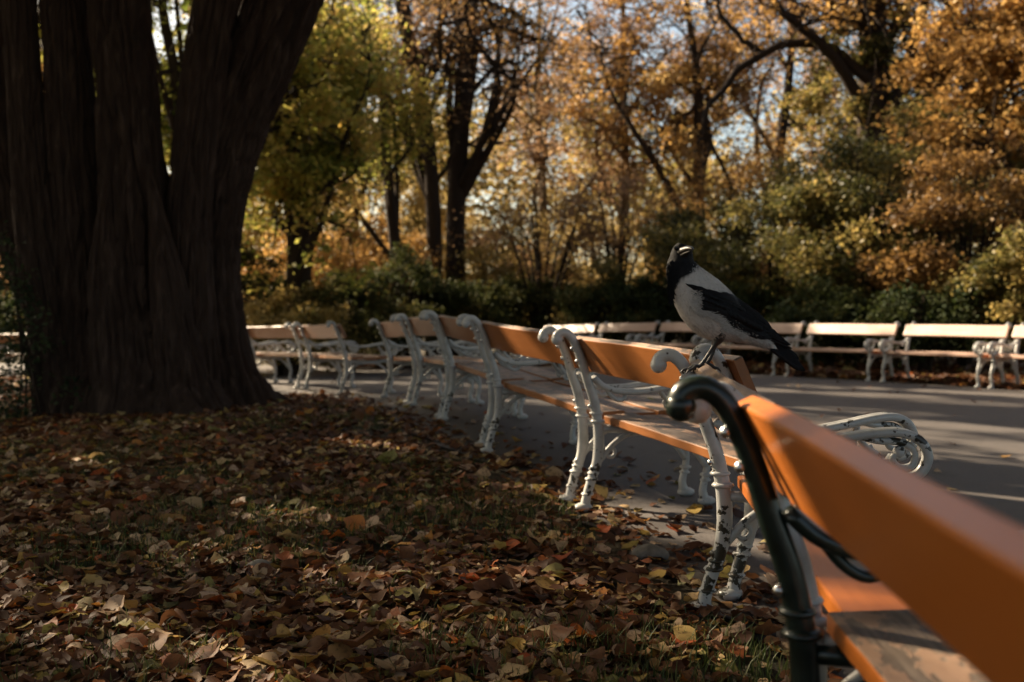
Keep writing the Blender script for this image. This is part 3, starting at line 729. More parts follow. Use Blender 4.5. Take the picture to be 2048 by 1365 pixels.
def sun_gap(P, org=(0, 0, 0)):
    W = P+np.array(org); keep = np.ones(len(P), bool)
    for g_, r0_ in GAPS:
        q = W-np.array(g_); t = q@_s; keep &= (np.linalg.norm(q-t[:, None]*_s, axis=1) > r0_) | (t < 3.5)
    return keep
def leaf_cloud(P, size, rs, tint, up=0.35, asp=0.62):
    """P (n,3) leaf positions -> kite faces with random attitudes"""
    n_ = len(P); r_ = rs
    N = r_.normal(0, 1, (n_, 3)); N[:, 2] = np.abs(N[:, 2])+up; N /= np.linalg.norm(N, axis=1)[:, None]
    A = np.cross(N, r_.normal(0, 1, (n_, 3))); A /= np.linalg.norm(A, axis=1)[:, None]; B = np.cross(N, A)
    s = (size*r_.uniform(0.6, 1.3, n_))[:, None]
    a = P+A*s*0.5; c_ = P-A*s*0.5; b = P+B*s*asp*0.5+N*s*0.08+A*s*0.05; d = P-B*s*asp*0.5+N*s*0.08+A*s*0.05
    V = np.stack([a, b, c_, d], 1).reshape(-1, 3)
    return V, np.arange(4*n_).reshape(-1, 4), np.repeat(tint, 4)
def tree(name, base, label, group=None, path=None, H=9, r0=0.2, crown=(0, 0, 6, 2.5, 2.5, 3), n_leaf=12000, size=0.10, leafm=None, bark=BARK_D, seed=0,
         limbs=10, spread=0.28, clusters=90, tint_mid=0.5, z_first=0.35, extra=None, cat='tree', thin=1.0):
    """base (x,y). crown: centre dx,dy,z and radii, relative to the base. path: trunk points dx,dy,z,r"""
    r_ = np.random.default_rng(seed); g0 = gz(*base)
    root = empty(name, (base[0], base[1], g0))
    tag(root, label, cat, group)
    if path is None:
        lean = r_.normal(0, 0.02*H, 2)
        path = [(0, 0, -0.2, r0*1.5), (0, 0, 0.3, r0*1.1)]+[(lean[0]*t+r_.normal(0, 0.02*H*t), lean[1]*t+r_.normal(0, 0.02*H*t), H*t, r0*(1-0.85*t)) for t in (0.2, 0.4, 0.6, 0.8, 1.0)]
    A = spline(path, 40); tr = MB(); tr.tube(A[:, :3], np.maximum(A[:, 3], 0.01), 12)
    tr.build('trunk', bark, root)
    C = np.array(crown[:3]); Rr = np.array(crown[3:])
    br = MB(); tips = []
    def rp():
        while True:
            q = r_.uniform(-1, 1, 3)
            if 0.25 < np.dot(q, q) < 1: return C+q*Rr
    per = max(1, clusters//limbs)
    for k in range(limbs):
        t = r_.uniform(z_first, 0.97); i = int(t*39); p0 = A[i, :3]; rad = max(0.012, A[i, 3]*0.5*thin)
        tgt = rp(); L = np.linalg.norm(tgt-p0); mid = (p0+tgt)/2+r_.normal(0, 0.10*L, 3)+np.array([0, 0, 0.10*L])
        lp = spline([p0, (p0+mid)/2+r_.normal(0, 0.03*L, 3), mid, (mid+tgt)/2+r_.normal(0, 0.05*L, 3), tgt], 14)
        br.tube(lp, np.linspace(rad, 0.008, 14), 7)
        for q in range(per):
            s_ = r_.integers(5, 14); a0 = lp[s_]; dr = r_.normal(0, 1, 3); dr[2] *= 0.6
            dr = dr/np.linalg.norm(dr)*Rr*0.42*r_.uniform(0.5, 1.2)+np.array([0, 0, 0.05]); e = a0+dr; m_ = (a0+e)/2+r_.normal(0, 0.08, 3)*np.linalg.norm(dr)
            br.tube(spline([a0, m_, e], 6), np.linspace(max(0.007, rad*0.35), 0.004, 6), 5)
            tips.append((m_, e))
            for _w in range(2):
                a1 = lp[r_.integers(4, 14)]; e1 = a1+r_.normal(0, 1, 3)*Rr*0.26; m1 = (a1+e1)/2+r_.normal(0, .06, 3)*np.linalg.norm(e1-a1)
                br.tube(spline([a1, m1, e1], 5), np.linspace(max(0.006, rad*0.22), 0.003, 5), 4)
    if extra:
        for ex in extra:
            E = spline(np.array(ex, float), 44); E[:, :3] += np.linspace(0, 1, 44)[:, None]*(np.column_stack([vnoise(np.column_stack([np.arange(44)*.35, np.full(44, q_*7.), np.zeros(44)]), seed) for q_ in range(3)])-.5)*0.22
            br.tube(E[:, :3], np.maximum(E[:, 3], .012), 9)
            for q_ in range(12):
                a1 = E[r_.integers(8, 44), :3]; e1 = a1+r_.normal(0, .55, 3)+np.array([0, 0, -.05]); br.tube(spline([a1, (a1+e1)/2+r_.normal(0, .08, 3), e1], 6), np.linspace(.022, .004, 6), 5)
    br.build('branches', bark, root)
    if n_leaf:
        T = np.array(tips); k = r_.integers(0, len(T), n_leaf); wgt = r_.gamma(1.2, 1, len(T)); k = r_.choice(len(T), n_leaf, p=wgt/wgt.sum())
        f = r_.uniform(0.1, 1.15, n_leaf)[:, None]
        P = T[k, 0]*(1-f)+T[k, 1]*f + r_.normal(0, 1, (n_leaf, 3))*spread*np.array([1, 1, 0.75])
        keep = (P[:, 2] > 0.1) & sun_gap(P, (base[0], base[1], g0)); P = P[keep]; k = k[keep]
        ct = np.clip(r_.normal(tint_mid, 0.16, len(T)), 0, 1)
        tint = np.clip(ct[k]+r_.normal(0, 0.16, len(P)), 0, 1)
        V, F, tt = leaf_cloud(P, size, r_, tint)
        mesh_np('crown', V, F, leafm, root, False, {'tint': ('FLOAT', tt)})
    return root
def X(u, d): return (u-1024)/2048*d
def Z(v, d): return CAM_H-(v-628)/2048*d

# crown and ivy of the old tree
def cloud_child(name, parent, clusters, n_leaf, size, m, seed, tint_mid=0.5, spread=0.4):
    r_ = np.random.default_rng(seed); Cc = np.array(clusters, float); k = r_.integers(0, len(Cc), n_leaf)
    P = Cc[k, :3]+r_.normal(0, 1, (n_leaf, 3))*Cc[k, 3][:, None]
    kp = sun_gap(P, parent.location if seed in (5, 15) else (0, 0, -50)); P = P[kp]; k = k[kp]; n_leaf = len(P)
    ct = np.clip(r_.normal(tint_mid, 0.15, len(Cc)), 0, 1)
    V, F, tt = leaf_cloud(P, size, r_, np.clip(ct[k]+r_.normal(0, .15, n_leaf), 0, 1))
    return mesh_np(name, V, F, m, parent, False, {'tint': ('FLOAT', tt)})
r_ = np.random.default_rng(77)
cl = []
for k in range(150):
    q = r_.normal(0, 1, 3); q /= np.linalg.norm(q); q *= r_.uniform(0.4, 1)
    cl.append((0.3+q[0]*4.2, 0.6+q[1]*3.6, 7.8+q[2]*3.0, 0.45))
cloud_child('crown', OT, cl, 16000, 0.19, LF_GREEN, 5)
IV = empty('ivy', (-3.75, 8.25, gz(-4, 8.3)))
tag(IV, 'dark ivy climbing the foot of the huge trunk at its left side', 'ivy')
cl = []
for k in range(60):
    t = r_.random()**1.6
    cl.append((-0.25+r_.normal(0, 0.16)*(1-t*0.6)-0.22*t*t, r_.normal(-0.05, 0.09)+0.18*t, 0.03+1.5*t, 0.06))
cloud_child('foliage', IV, cl, 1500, 0.045, LF_IVY, 6, 0.3)
b = MB()
for k in range(5):
    b.tube([(-0.3+k*0.07, 0.1, 0), (-0.26+k*0.03, 0.12, 0.4), (-0.32, 0.18, 0.9), (-0.38, 0.26, 1.4)], 0.008, 6, n=16)
b.build('stem', BARK_D, IV)

# ------------------------------------------------------------ trees beyond the benches
GT = 'trees beyond the far row of benches'
d = 25.0
tree('tall_tree', (X(868, d), d), 'tall tree with a dark leaning trunk, left one of the central pair', GT,
     path=[(0.05, 0, -0.2, .28), (0, 0, 1, .21), (X(868, d)-X(868, d), 0, Z(430, d), .19), (X(856, d)-X(868, d), 0, Z(260, d), .17), (X(828, d)-X(868, d), 0, Z(110, d), .16), (X(805, d)-X(868, d), 0, Z(0, d), .14), (X(770, d)-X(868, d), 0, 13, .08)],
     crown=(-0.4, 0, 9.2, 3.0, 3.0, 3.6), n_leaf=5500, size=0.11, leafm=LF_BROWN, seed=31, limbs=14, clusters=110, tint_mid=0.6,
     extra=[[(-.2, 0, Z(215, d)-gz(0, 25), .07), (-.9, -.2, 6.5, .05), (-1.7, -.3, 6.9, .02)], [(0, 0, 4.2, .06), (.55, 0, 5.2, .05), (.9, 0, 6.5, .02)]])
tree('tall_tree', (X(908, d), d+.8), 'tall tree with a dark upright trunk, right one of the central pair', GT,
     path=[(0, 0, -0.2, .32), (0, 0, 1.2, .25), (0, 0, 3.4, .24), (.12, 0, 5.6, .23), (.26, 0, 7.4, .22), (.40, 0, 9, .19), (.6, 0, 14, .10)],
     crown=(.6, 0, 9.6, 3.2, 3, 3.8), n_leaf=5500, size=0.11, leafm=LF_ORANGE, seed=32, limbs=16, clusters=120, tint_mid=0.6,
     extra=[[(.1, 0, 4.6, .09), (.8, 0, 5.5, .07), (1.3, 0, 6.6, .05), (1.5, .1, 8, .02)], [(.2, 0, 6.4, .08), (1.0, -.1, 7.2, .05), (2.0, 0, 7.6, .03)]])
d = 23.0
tree('tall_tree', (X(1742, d), d), 'stout dark tree trunk at upper right with a long arching bare limb', GT,
     path=[(0, 0, -0.2, .42), (0, 0, 2, .36), (-.03, 0, 4, .33), (0, 0, Z(130, d), .31), (-.03, 0, Z(0, d), .30), (.1, 0, 10, .25), (.2, 0, 14, .12)],
     crown=(0, 0, 9.8, 4.0, 3.2, 3.2), n_leaf=8500, size=0.11, leafm=LF_ORANGE, seed=33, limbs=16, clusters=130, tint_mid=0.5,
     extra=[[(X(u, d)-X(1742, d), -0.3, Z(v, d)-gz(8, 23), r) for u, v, r in ((1735, 175, .14), (1700, 150, .12), (1650, 110, .11), (1580, 95, .10), (1520, 115, .09), (1460, 160, .08), (1415, 220, .06), (1405, 280, .05), (1430, 335, .04), (1465, 385, .02))],
            [(X(u, d)-X(1742, d), -0.2, Z(v, d)-gz(8, 23), r) for u, v, r in ((1520, 115, .07), (1480, 90, .06), (1440, 40, .05), (1400, -30, .04))]])
# yellow-green maple in front of the wood, left of centre
tree('maple', (X(605, 19), 19), 'maple with bright yellow green leaves right of the huge trunk', GT, H=9, r0=.16,
     crown=(-0.3, 0, 5.2, 2.3, 2.0, 3.2), n_leaf=22000, size=0.13, leafm=LF_GREEN, seed=34, limbs=20, clusters=170, tint_mid=0.72, spread=.19, z_first=.3,
     path=[(-.25, 0, -.2, .17), (-.2, 0, 1, .14), (-.15, 0, 2.4, .13), (-.3, 0, 4, .11), (-.2, 0, 6, .09), (0, 0, 8.6, .04)])
tree('maple', (X(345, 17), 17.5), 'maple with light green leaves showing in the fork of the huge trunk', GT, H=11, r0=.16,
     crown=(0, 0, 6.4, 2.8, 2.2, 4.4), n_leaf=30600, size=0.094, leafm=LF_GREEN, seed=35, limbs=14, clusters=110, tint_mid=0.5)
tree('leaning_tree', (X(600, 21), 21), 'dark thick leaning trunk under yellow leaves right of the huge trunk', GT,
     path=[(-.15, 0, -.2, .32), (-.1, 0, 1, .28), (0, 0, 2.2, .26), (.15, 0, 3.6, .22), (.1, 0, 5, .16), (0, 0, 8, .07)],
     crown=(0, 0, 6, 2.6, 2, 2.4), n_leaf=18700, size=0.094, leafm=LF_MIX, seed=36, limbs=12, clusters=90, tint_mid=0.7)
tree('leaning_tree', (X(800, 23.5), 23.5), 'slender trunk leaning left beside the central pair of dark trunks', GT,
     path=[(.1, 0, -.2, .17), (0, 0, 1, .15), (-.1, 0, 2.6, .14), (-.3, 0, 4.6, .12), (-.4, 0, 6.5, .10), (-.9, 0, 9, .05)],
     crown=(-.6, 0, 6.5, 1.8, 2, 2.2), n_leaf=11900, size=0.086, leafm=LF_GREEN, seed=37, limbs=11, clusters=80, tint_mid=0.7)
# pale autumn trees of the centre and right
spec = [(1235, 30, 12, .22, 3.6, 3.6, 8.0, 9000, LF_BROWN, 'pale slim tree with sparse russet leaves in the middle of the wood', BARK_P),
        (1090, 33, 13, .20, 3.4, 3.6, 9.0, 7000, LF_BROWN, 'tall sparse golden tree in front of the sky right of the central pair', BARK_P),
        (1400, 28, 12, .24, 3.6, 3.4, 7.6, 12000, LF_ORANGE, 'orange leaved tree above the back of the crow', BARK_D),
        (1560, 31, 13, .26, 3.8, 3.6, 8.2, 11000, LF_BROWN, 'tall russet tree behind the long arching limb', BARK_D),
        (1900, 24, 10, .22, 3.4, 3.2, 6.2, 20000, LF_MIX, 'broad golden brown tree at the upper right corner', BARK_D),
        (2060, 19, 8, .2, 2.6, 2.8, 5.2, 15000, LF_ORANGE, 'orange and red leaved tree at the right edge of the view', BARK_D),
        (700, 30, 13, .24, 3.8, 3.6, 8.5, 16000, LF_MIX, 'golden tree rising behind the yellow green maple', BARK_D),
        (480, 28, 12, .24, 3.8, 3.4, 6.6, 15000, LF_MIX, 'golden green tree close behind the right edge of the huge trunk', BARK_D),
        (90, 24, 11, .22, 3.6, 3.2, 6.0, 12000, LF_ORANGE, 'orange tree showing between the left stems of the huge trunk', BARK_D),
        (-60, 22, 8, .2, 2.4, 2.4, 3.6, 9000, LF_BROWN, 'dark russet tree at the left edge of the view', BARK_D)]
for i, (u, dd, H_, r0, rx, rz, cz, nl, lm, lb, bk) in enumerate(spec):
    tree('autumn_tree', (X(u, dd), dd), lb, GT, H=H_, r0=r0, crown=(0, 0, cz, rx, rx*0.8, rz), n_leaf=int(nl*(1.0 if 1000 < u < 1600 else 1.35)), size=0.12, leafm=lm, bark=bk, seed=50+i, limbs=14, clusters=120,
         tint_mid=0.40 if u in (1900, 2060) else 0.52, spread=0.2)

# shrubs: several stems from the foot
GS = 'shrubs behind the far row of benches'
def shrub(base, label, H, rx, n_leaf, size, leafm, seed, tint=0.4, nst=7, z0=0.15, fan=0.5, bark=BARK_D, cl=60, name='shrub', ry=None):
    r_ = np.random.default_rng(seed); root = empty(name, (base[0], base[1], gz(*base))); tag(root, label, 'shrub', GS)
    st = MB(); T = []; ry = ry or rx*0.8
    for k in range(nst):
        a = 2*math.pi*k/nst+r_.normal(0, .3); q = r_.uniform(0.35, 1)
        e = np.array([math.cos(a)*rx*fan*q, math.sin(a)*ry*fan*q, H*r_.uniform(.75, 1)])
        ps = spline([(math.cos(a)*.06, math.sin(a)*.06, -.1), e*np.array([.25, .25, .35]), e*np.array([.6, .6, .7])+r_.normal(0, .05, 3), e], 14)
        st.tube(ps, np.linspace(0.03+0.008*H, 0.008, 14), 7)
        for j in range(4):
            s_ = r_.integers(5, 13); a0 = ps[s_]; e2 = a0+r_.normal(0, 1, 3)*np.array([rx*.25, ry*.25, H*.12])+np.array([0, 0, H*.08])
            st.tube(spline([a0, (a0+e2)/2+r_.normal(0, .05, 3), e2], 6), np.linspace(.016, .005, 6), 5)
    st.build('stems', bark, root)
    for k in range(cl):
        q = r_.normal(0, 1, 3); q /= np.linalg.norm(q); q *= r_.uniform(.3, 1.0)**0.6*(1 if r_.random() < .72 else r_.uniform(1.0, 1.32))
        zc = z0*H+(H-z0*H)*(0.5+0.5*q[2])
        wd = 1.0-0.25*abs(q[2])
        T.append((q[0]*rx*wd, q[1]*ry*wd, zc))
    T = np.array(T); k = r_.integers(0, cl, n_leaf); P = T[k]+r_.normal(0, 1, (n_leaf, 3))*np.array([.15, .15, .10])*max(0.8, rx/1.6)
    P[:, 2] = np.abs(P[:, 2]-.03)+.03
    ct = np.clip(r_.normal(tint, .15, cl), 0, 1)
    V, F, tt = leaf_cloud(P, size, r_, np.clip(ct[k]+r_.normal(0, .14, n_leaf), 0, 1))
    mesh_np('foliage', V, F, leafm, root, False, {'tint': ('FLOAT', tt)})
    return root
sh = [  # u, d, H, rx, leaves, material, tint, label
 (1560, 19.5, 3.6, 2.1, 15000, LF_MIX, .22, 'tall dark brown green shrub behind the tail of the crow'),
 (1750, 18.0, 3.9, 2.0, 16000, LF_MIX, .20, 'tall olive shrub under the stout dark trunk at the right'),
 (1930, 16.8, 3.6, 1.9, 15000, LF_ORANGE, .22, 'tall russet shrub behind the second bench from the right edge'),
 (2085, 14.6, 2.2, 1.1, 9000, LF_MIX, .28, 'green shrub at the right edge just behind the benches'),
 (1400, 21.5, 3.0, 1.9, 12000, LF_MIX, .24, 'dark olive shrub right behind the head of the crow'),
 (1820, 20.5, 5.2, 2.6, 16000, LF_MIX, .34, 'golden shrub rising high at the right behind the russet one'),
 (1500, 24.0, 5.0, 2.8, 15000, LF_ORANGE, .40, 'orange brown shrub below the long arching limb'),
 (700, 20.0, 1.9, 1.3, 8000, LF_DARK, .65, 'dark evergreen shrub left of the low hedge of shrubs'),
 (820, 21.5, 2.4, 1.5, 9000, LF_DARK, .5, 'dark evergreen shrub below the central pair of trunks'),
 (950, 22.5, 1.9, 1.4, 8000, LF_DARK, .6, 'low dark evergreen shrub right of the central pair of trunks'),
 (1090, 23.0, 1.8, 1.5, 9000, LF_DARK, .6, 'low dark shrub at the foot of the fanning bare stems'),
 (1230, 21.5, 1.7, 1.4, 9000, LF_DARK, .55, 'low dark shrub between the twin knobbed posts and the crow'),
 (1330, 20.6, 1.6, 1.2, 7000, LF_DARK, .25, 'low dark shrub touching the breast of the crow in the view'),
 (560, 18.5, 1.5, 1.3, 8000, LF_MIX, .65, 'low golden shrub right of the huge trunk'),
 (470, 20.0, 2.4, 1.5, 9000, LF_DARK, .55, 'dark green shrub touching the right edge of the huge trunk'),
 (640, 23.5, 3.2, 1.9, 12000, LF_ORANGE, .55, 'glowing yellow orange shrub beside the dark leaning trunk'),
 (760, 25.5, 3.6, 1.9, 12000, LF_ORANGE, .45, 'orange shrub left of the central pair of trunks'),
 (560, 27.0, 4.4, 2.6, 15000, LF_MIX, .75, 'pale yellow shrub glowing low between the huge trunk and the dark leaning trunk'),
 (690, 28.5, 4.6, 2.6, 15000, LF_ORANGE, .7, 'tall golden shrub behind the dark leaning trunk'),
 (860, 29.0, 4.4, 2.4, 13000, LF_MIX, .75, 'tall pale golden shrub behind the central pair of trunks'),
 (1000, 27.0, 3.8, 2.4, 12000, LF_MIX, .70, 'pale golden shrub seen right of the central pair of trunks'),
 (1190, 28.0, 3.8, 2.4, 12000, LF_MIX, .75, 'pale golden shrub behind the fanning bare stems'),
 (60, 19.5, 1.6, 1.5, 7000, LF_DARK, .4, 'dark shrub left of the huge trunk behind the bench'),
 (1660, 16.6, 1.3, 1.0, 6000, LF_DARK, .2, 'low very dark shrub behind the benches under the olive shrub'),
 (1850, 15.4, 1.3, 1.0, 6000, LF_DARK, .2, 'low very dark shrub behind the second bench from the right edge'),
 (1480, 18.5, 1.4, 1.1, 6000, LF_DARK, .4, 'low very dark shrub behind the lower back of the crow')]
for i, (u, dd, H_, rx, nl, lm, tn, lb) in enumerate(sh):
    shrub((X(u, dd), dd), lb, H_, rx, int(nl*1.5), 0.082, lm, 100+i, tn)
shrub((X(1082, 22.6), 22.6), 'bare fanning shrub with dark thin stems and sparse leaves, left of two', 3.8, 2.0, 2500, .09, LF_BROWN, 140, .6, nst=12, z0=.45, fan=.6)
shrub((X(1232, 23.2), 23.2), 'bare fanning shrub with dark thin stems and sparse leaves, right of two', 4.2, 1.6, 2500, .09, LF_BROWN, 141, .6, nst=9, z0=.5, fan=.5)

# the far wood, one mass
r_ = np.random.default_rng(90); n_ = 130000
cc = np.column_stack([r_.uniform(-34, 36, 420), r_.uniform(38, 52, 420), r_.random(420)**1.6*9.0+0.4])
k = r_.integers(0, 420, n_); P = cc[k]+r_.normal(0, 1, (n_, 3))*np.array([.9, .9, .6]); P[:, 2] = np.abs(P[:, 2])
V, F, tt = leaf_cloud(P, 0.30, r_, np.clip(r_.normal(.62, .15, 420)[k]+r_.normal(0, .15, n_), 0, 1))
fw = mesh_np('far_wood', V, F, LF_MIX, None, False, {'tint': ('FLOAT', tt)})
tag(fw, 'far golden brown wood closing the view behind all trees', 'wood', kind='stuff')

# tall trees left of the view, which throw the shade
GL = 'shade trees left of the view'
lt = [(-10.6, 12.8, 6.4, 2.6, 'low one beyond the ivy'), (-7.8, 19.0, 9.4, 3.2, 'behind the trunk'), (-12.0, 17.5, 8.8, 3.2, 'far beyond the trunk'), (-12.5, 11.8, 8.2, 3.6, 'the farthest one'), (-16, 7.5, 9, 4.2, 'the outermost one'), (-9.6, 8.0, 7.6, 3.0, 'closest to the ivy'), (-11.5, 3.8, 8.0, 3.6, 'outer near one'), (-7.0, 3.4, 7.4, 2.4, 'inner near one')]
for i, (x, y, cz, rx, _) in enumerate(lt):
    tree('shade_tree', (x, y), 'leafy shade tree outside the picture left of the huge trunk, '+_, GL, H=cz+2, r0=.3, crown=(0, 0, cz, rx, rx, 3.6 if i else 2.8), n_leaf=5500 if i == 0 else 3000, size=0.30,
         leafm=LF_GREEN, seed=70+i, limbs=14, clusters=110, spread=.4)

# trees added outside the picture to block sky light and deepen the shade
GR = 'added trees outside the picture that block sky light'
ot = [(5.5, -3.5, 9.5, 5.0, 'behind the nearest bench'), (-3.5, -5.0, 9.5, 5.2, 'behind the leaf covered ground'), (11.5, 2.5, 9.5, 5.0, 'right of the asphalt, close'),
      (14.5, 10.0, 9.5, 4.8, 'right of the asphalt, farther'), (-9.5, -2.0, 9.5, 4.6, 'behind and left of the leaves'), (1.5, -10.5, 9.5, 6, 'farthest behind the benches')]
for i, (x, y, cz, rx, where) in enumerate(ot):
    tree('sky_block_tree', (x, y), 'big leafy tree added outside the picture to block sky light, '+where, GR, H=cz+3, r0=.35, crown=(0, 0, cz, rx, rx, 4.6), n_leaf=9000, size=0.42,
         leafm=LF_BROWN, seed=170+i, limbs=14, clusters=120, spread=.5)
cl = []
r_ = np.random.default_rng(79)
for k in range(170):
    cl.append((r_.uniform(-1, 8.5), r_.uniform(-8.5, 1.5), 9.0+r_.uniform(0, 2.5), 0.5))
cloud_child('sky_block_crown', OT, cl, 9000, 0.40, LF_GREEN, 15)  # crown added overhead, out of view, to keep sky light off the asphalt
b = MB()  # limbs carrying the added sky-blocking crown
for k in range(9):
    e = np.array(cl[k*18][:3]); m_ = e*np.array([.4, .4, .75])
    b.tube([(0.3, 0, 5.5), m_, e*np.array([.75, .75, .95]), e], [.16, .12, .07, .02], 8, n=24)
b.build('branches', BARK, OT)

# ------------------------------------------------------------ leaf litter and grass
def litter(P, size, rs, tint, lift=0.5, seed=0):
    """curled, pointed leaves with a folded midrib: 13 points each"""
    n_ = len(P)
    half = np.array([(0, -0.5), (0.20, -0.42), (0.36, -0.22), (0.40, 0.0), (0.27, 0.24), (0.10, 0.40), (0, 0.55)])
    rib = np.array([(0, -0.3), (0, 0.0), (0, 0.25)])
    # template: right outline (7), left outline mirrored w/o ends (5), ribs (3)
    T = np.vstack([half, half[1:-1]*np.array([-1, 1]), rib]); T = np.column_stack([T, np.zeros(len(T))]); nv = len(T)
    faces = [(0, 1, 12), (1, 2, 12), (2, 3, 13), (12, 2, 13), (3, 4, 14), (13, 3, 14), (4, 5, 14), (5, 6, 14),
             (7, 0, 12), (8, 7, 12), (9, 8, 13), (8, 12, 13), (10, 9, 14), (9, 13, 14), (11, 10, 14), (6, 11, 14)]
    faces = np.array(faces)
    asp = rs.uniform(0.75, 1.35, n_)[:, None]; S = size*rs.gamma(9, 1/9., n_)[:, None]
    x = T[None, :, 0]*asp; y = T[None, :, 1]*np.ones((n_, 1))
    x = x*(1+0.08*rs.normal(0, 1, (n_, nv))); y = y+0.02*rs.normal(0, 1, (n_, nv))
    fold = rs.normal(.18, .25, n_)[:, None]; curl = rs.normal(.15, .45, n_)[:, None]; tw = rs.normal(0, .4, n_)[:, None]
    z = np.abs(x)*fold+curl*(y**2)*1.2+tw*x*y+0.03*rs.normal(0, 1, (n_, nv))
    L = np.stack([x, y, z], -1)*S[:, :, None]
    N = np.column_stack([rs.normal(0, .28, n_), rs.normal(0, .28, n_), np.ones(n_)])
    N /= np.linalg.norm(N, axis=1)[:, None]
    a = rs.uniform(0, 2*math.pi, n_); A = np.column_stack([np.cos(a), np.sin(a), np.zeros(n_)]); A -= N*(A*N).sum(1)[:, None]; A /= np.linalg.norm(A, axis=1)[:, None]; B = np.cross(N, A)
    W = L[:, :, 0:1]*A[:, None]+L[:, :, 1:2]*B[:, None]+L[:, :, 2:3]*N[:, None]
    mn = W[:, :, 2].min(1); W[:, :, 2] -= (mn*0.75)[:, None]
    W = W+P[:, None]
    F = (faces[None]+(np.arange(n_)*nv)[:, None, None]).reshape(-1, 3)
    return W.reshape(-1, 3), F, np.repeat(tint, nv)
def edge_x(y): return np.interp(y, eL[:, 1], eL[:, 0])
rs = np.random.default_rng(12)
# near ground: denser close to the camera
def region(n_, y0, y1, lo=-0.6, margin=0.05, pw=1.0):
    y = y0+(y1-y0)*rs.random(n_)**pw; x = -(y*0.62+2.3)+rs.random(n_)*(2*y*0.62+2.6)
    dd_ = edge_x(y)-margin-x; gp = fbm(np.column_stack([x*2.1, y*2.1, 0*x]), 3, 31)
    inside = (dd_ > rs.normal(0, .09, n_)) & (rs.random(n_) < np.clip(.35+dd_*2.2, 0, 1)) & ((gp < .52) | (rs.random(n_) < .45))
    return x[inside], y[inside]
def region2(n_, y0, y1):
    y = rs.uniform(y0, y1, n_); x = rs.uniform(-1, 1, n_)*(y*.55+.3); k_ = x < edge_x(y)-.02; return x[k_], y[k_]
parts = []
x, y = region(58000, 0.8, 5.0); parts.append((x, y, .047))
x, y = region(46000, 4.6, 9.5); parts.append((x, y, .052))
x, y = region(14000, 9.0, 17); parts.append((x, y, .085))
# strip behind the far row
k = rs.integers(30, 150, 22000); off = rs.random(22000)**1.3*6.0
fx = eR[k, 0]+rs.uniform(-.2, .2, 22000)+off*0.8+0.15; fy = eR[k, 1]+off*0.6+0.1+rs.uniform(-.2, .2, 22000); parts.append((fx, fy, .10))
# strays on the asphalt
sx = rs.uniform(-3, 8, 900); sy = rs.uniform(2, 19, 900); ok = pip(sx, sy, POLY) & (rs.random(900) < 0.30); parts.append((sx[ok], sy[ok], .055))
q = rs.exponential(.22, 1500); sy = rs.uniform(2, 11, 1500); sx = edge_x(sy)+q; parts.append((sx, sy, .055))
Vs = []; Fs = []; Ts = []; n0 = 0
for x, y, s_ in parts:
    pile = fbm(np.column_stack([x*3, y*3, 0*x]), 3, 21)
    z = ground_z(x, y)+0.004+rs.random(len(x))*0.014*(1 if s_ != .055 else 0.1)+np.maximum(0, pile-.45)*0.03*(1 if s_ != .055 else 0)
    # hue drifts in patches
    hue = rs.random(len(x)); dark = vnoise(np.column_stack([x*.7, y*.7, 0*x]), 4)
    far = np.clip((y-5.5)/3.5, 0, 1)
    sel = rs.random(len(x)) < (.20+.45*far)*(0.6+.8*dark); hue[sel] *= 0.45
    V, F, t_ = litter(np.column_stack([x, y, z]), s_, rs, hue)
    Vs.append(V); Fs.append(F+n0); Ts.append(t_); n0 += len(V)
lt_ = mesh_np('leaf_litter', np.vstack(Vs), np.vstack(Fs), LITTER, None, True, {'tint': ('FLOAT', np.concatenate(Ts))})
tag(lt_, 'fallen autumn leaves covering the ground', 'leaves', kind='stuff')
# grass blades in patches
GRASS = m_leaf('grass_blade', [(0, (0.02, 0.035, 0.01)), (.6, (0.06, 0.09, 0.02)), (1, (0.22, 0.20, 0.08))], .3)
x, y = region2(90000, 1.6, 8.5); ms_ = fbm(np.column_stack([x*1.9, y*1.9, 0*x]), 3, 31); ok = ms_ > .51-0.10*(rs.random(len(x)) < .2); x = x[ok]; y = y[ok]; n_ = len(x)
h_ = rs.uniform(.02, .065, n_); a = rs.uniform(0, 2*math.pi, n_); ln = rs.uniform(.1, .9, n_)*h_; wd = rs.uniform(.0012, .0022, n_)
P0 = np.column_stack([x, y, ground_z(x, y)+.004]); dr = np.column_stack([np.cos(a), np.sin(a), 0*a]); sd = np.column_stack([-np.sin(a), np.cos(a), 0*a])*wd[:, None]
up = np.array([0, 0, 1.0]); m1 = P0+up*(h_*.6)[:, None]+dr*(ln*.35)[:, None]; tp = P0+up*h_[:, None]+dr*ln[:, None]
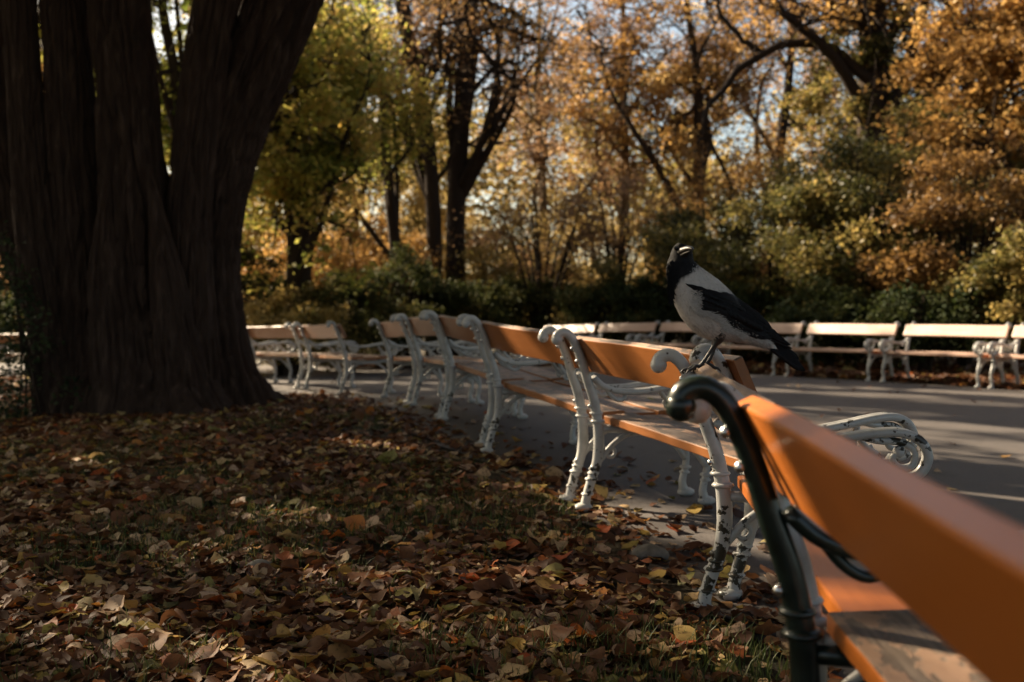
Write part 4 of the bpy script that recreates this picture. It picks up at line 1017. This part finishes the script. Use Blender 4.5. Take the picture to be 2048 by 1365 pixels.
V = np.stack([P0-sd, P0+sd, m1-sd*.8, m1+sd*.8, tp-sd*.15, tp+sd*.15], 1).reshape(-1, 3); q = np.arange(n_)*6
F = np.vstack([np.column_stack([q, q+1, q+3, q+2]), np.column_stack([q+2, q+3, q+5, q+4])])
gr = mesh_np('grass', V, F, GRASS, None, False, {'tint': ('FLOAT', np.repeat(rs.random(n_), 6))})
tag(gr, 'thin dark grass between the fallen leaves', 'grass', kind='stuff')

# a few things one can single out on the ground
STONE = m_simple('grey_stone', (0.05, 0.046, 0.042), (0.17, 0.155, 0.14), .85, 20, .6)
def stone(x, y, r, sc_, label, seed):
    b = MB(); b.ball((0, 0, 0), r, 20, sc_=sc_); V = np.array(b.V); V = V*(1+(fbm(V/r*1.3+5, 3, seed)-.45)[:, None]*.55)
    F = [f for f in b.F]; o = mesh_np('stone', V, np.array(F), STONE, None, True); o.location = (x, y, gz(x, y)+r*sc_[2]*.45); tag(o, label, 'stone')
stone(0.49, 3.62, .062, (1.1, .8, .6), 'rough dark stone at the edge of the asphalt left of the crow bench legs', 3)
stone(-0.86, 3.46, .048, (1.2, .8, .55), 'smooth pale stone lying among the fallen leaves', 5)
def single_leaf(x, y, z, size, rot, mat_, label, seed):
    r2 = np.random.default_rng(seed); V, F, t = litter(np.zeros((1, 3)), size, r2, np.array([0.92]))
    o = mesh_np('fallen_leaf', V, F, mat_, None, True, {'tint': ('FLOAT', t)}); o.location = (x, y, gz(x, y)+z); o.rotation_euler = rot; tag(o, label, 'leaf')
LEAFO = m_simple('orange_leaf', (0.42, .12, .02), (.55, .2, .04), .45, 30, .3)
single_leaf(-0.70, 2.62, .04, .095, (R(35), R(-20), R(60)), LEAFO, 'large curled bright orange leaf at the bottom left of centre', 3)
single_leaf(-1.08, 7.72, .04, .085, (R(80), R(15), R(20)), LEAFO, 'orange leaf standing upright on the dark leaves beside the asphalt', 4)
single_leaf(-0.62, 4.02, .03, .055, (R(50), R(10), R(-20)), LEAFO, 'upright yellow orange leaf in the middle of the leaf covered ground', 6)
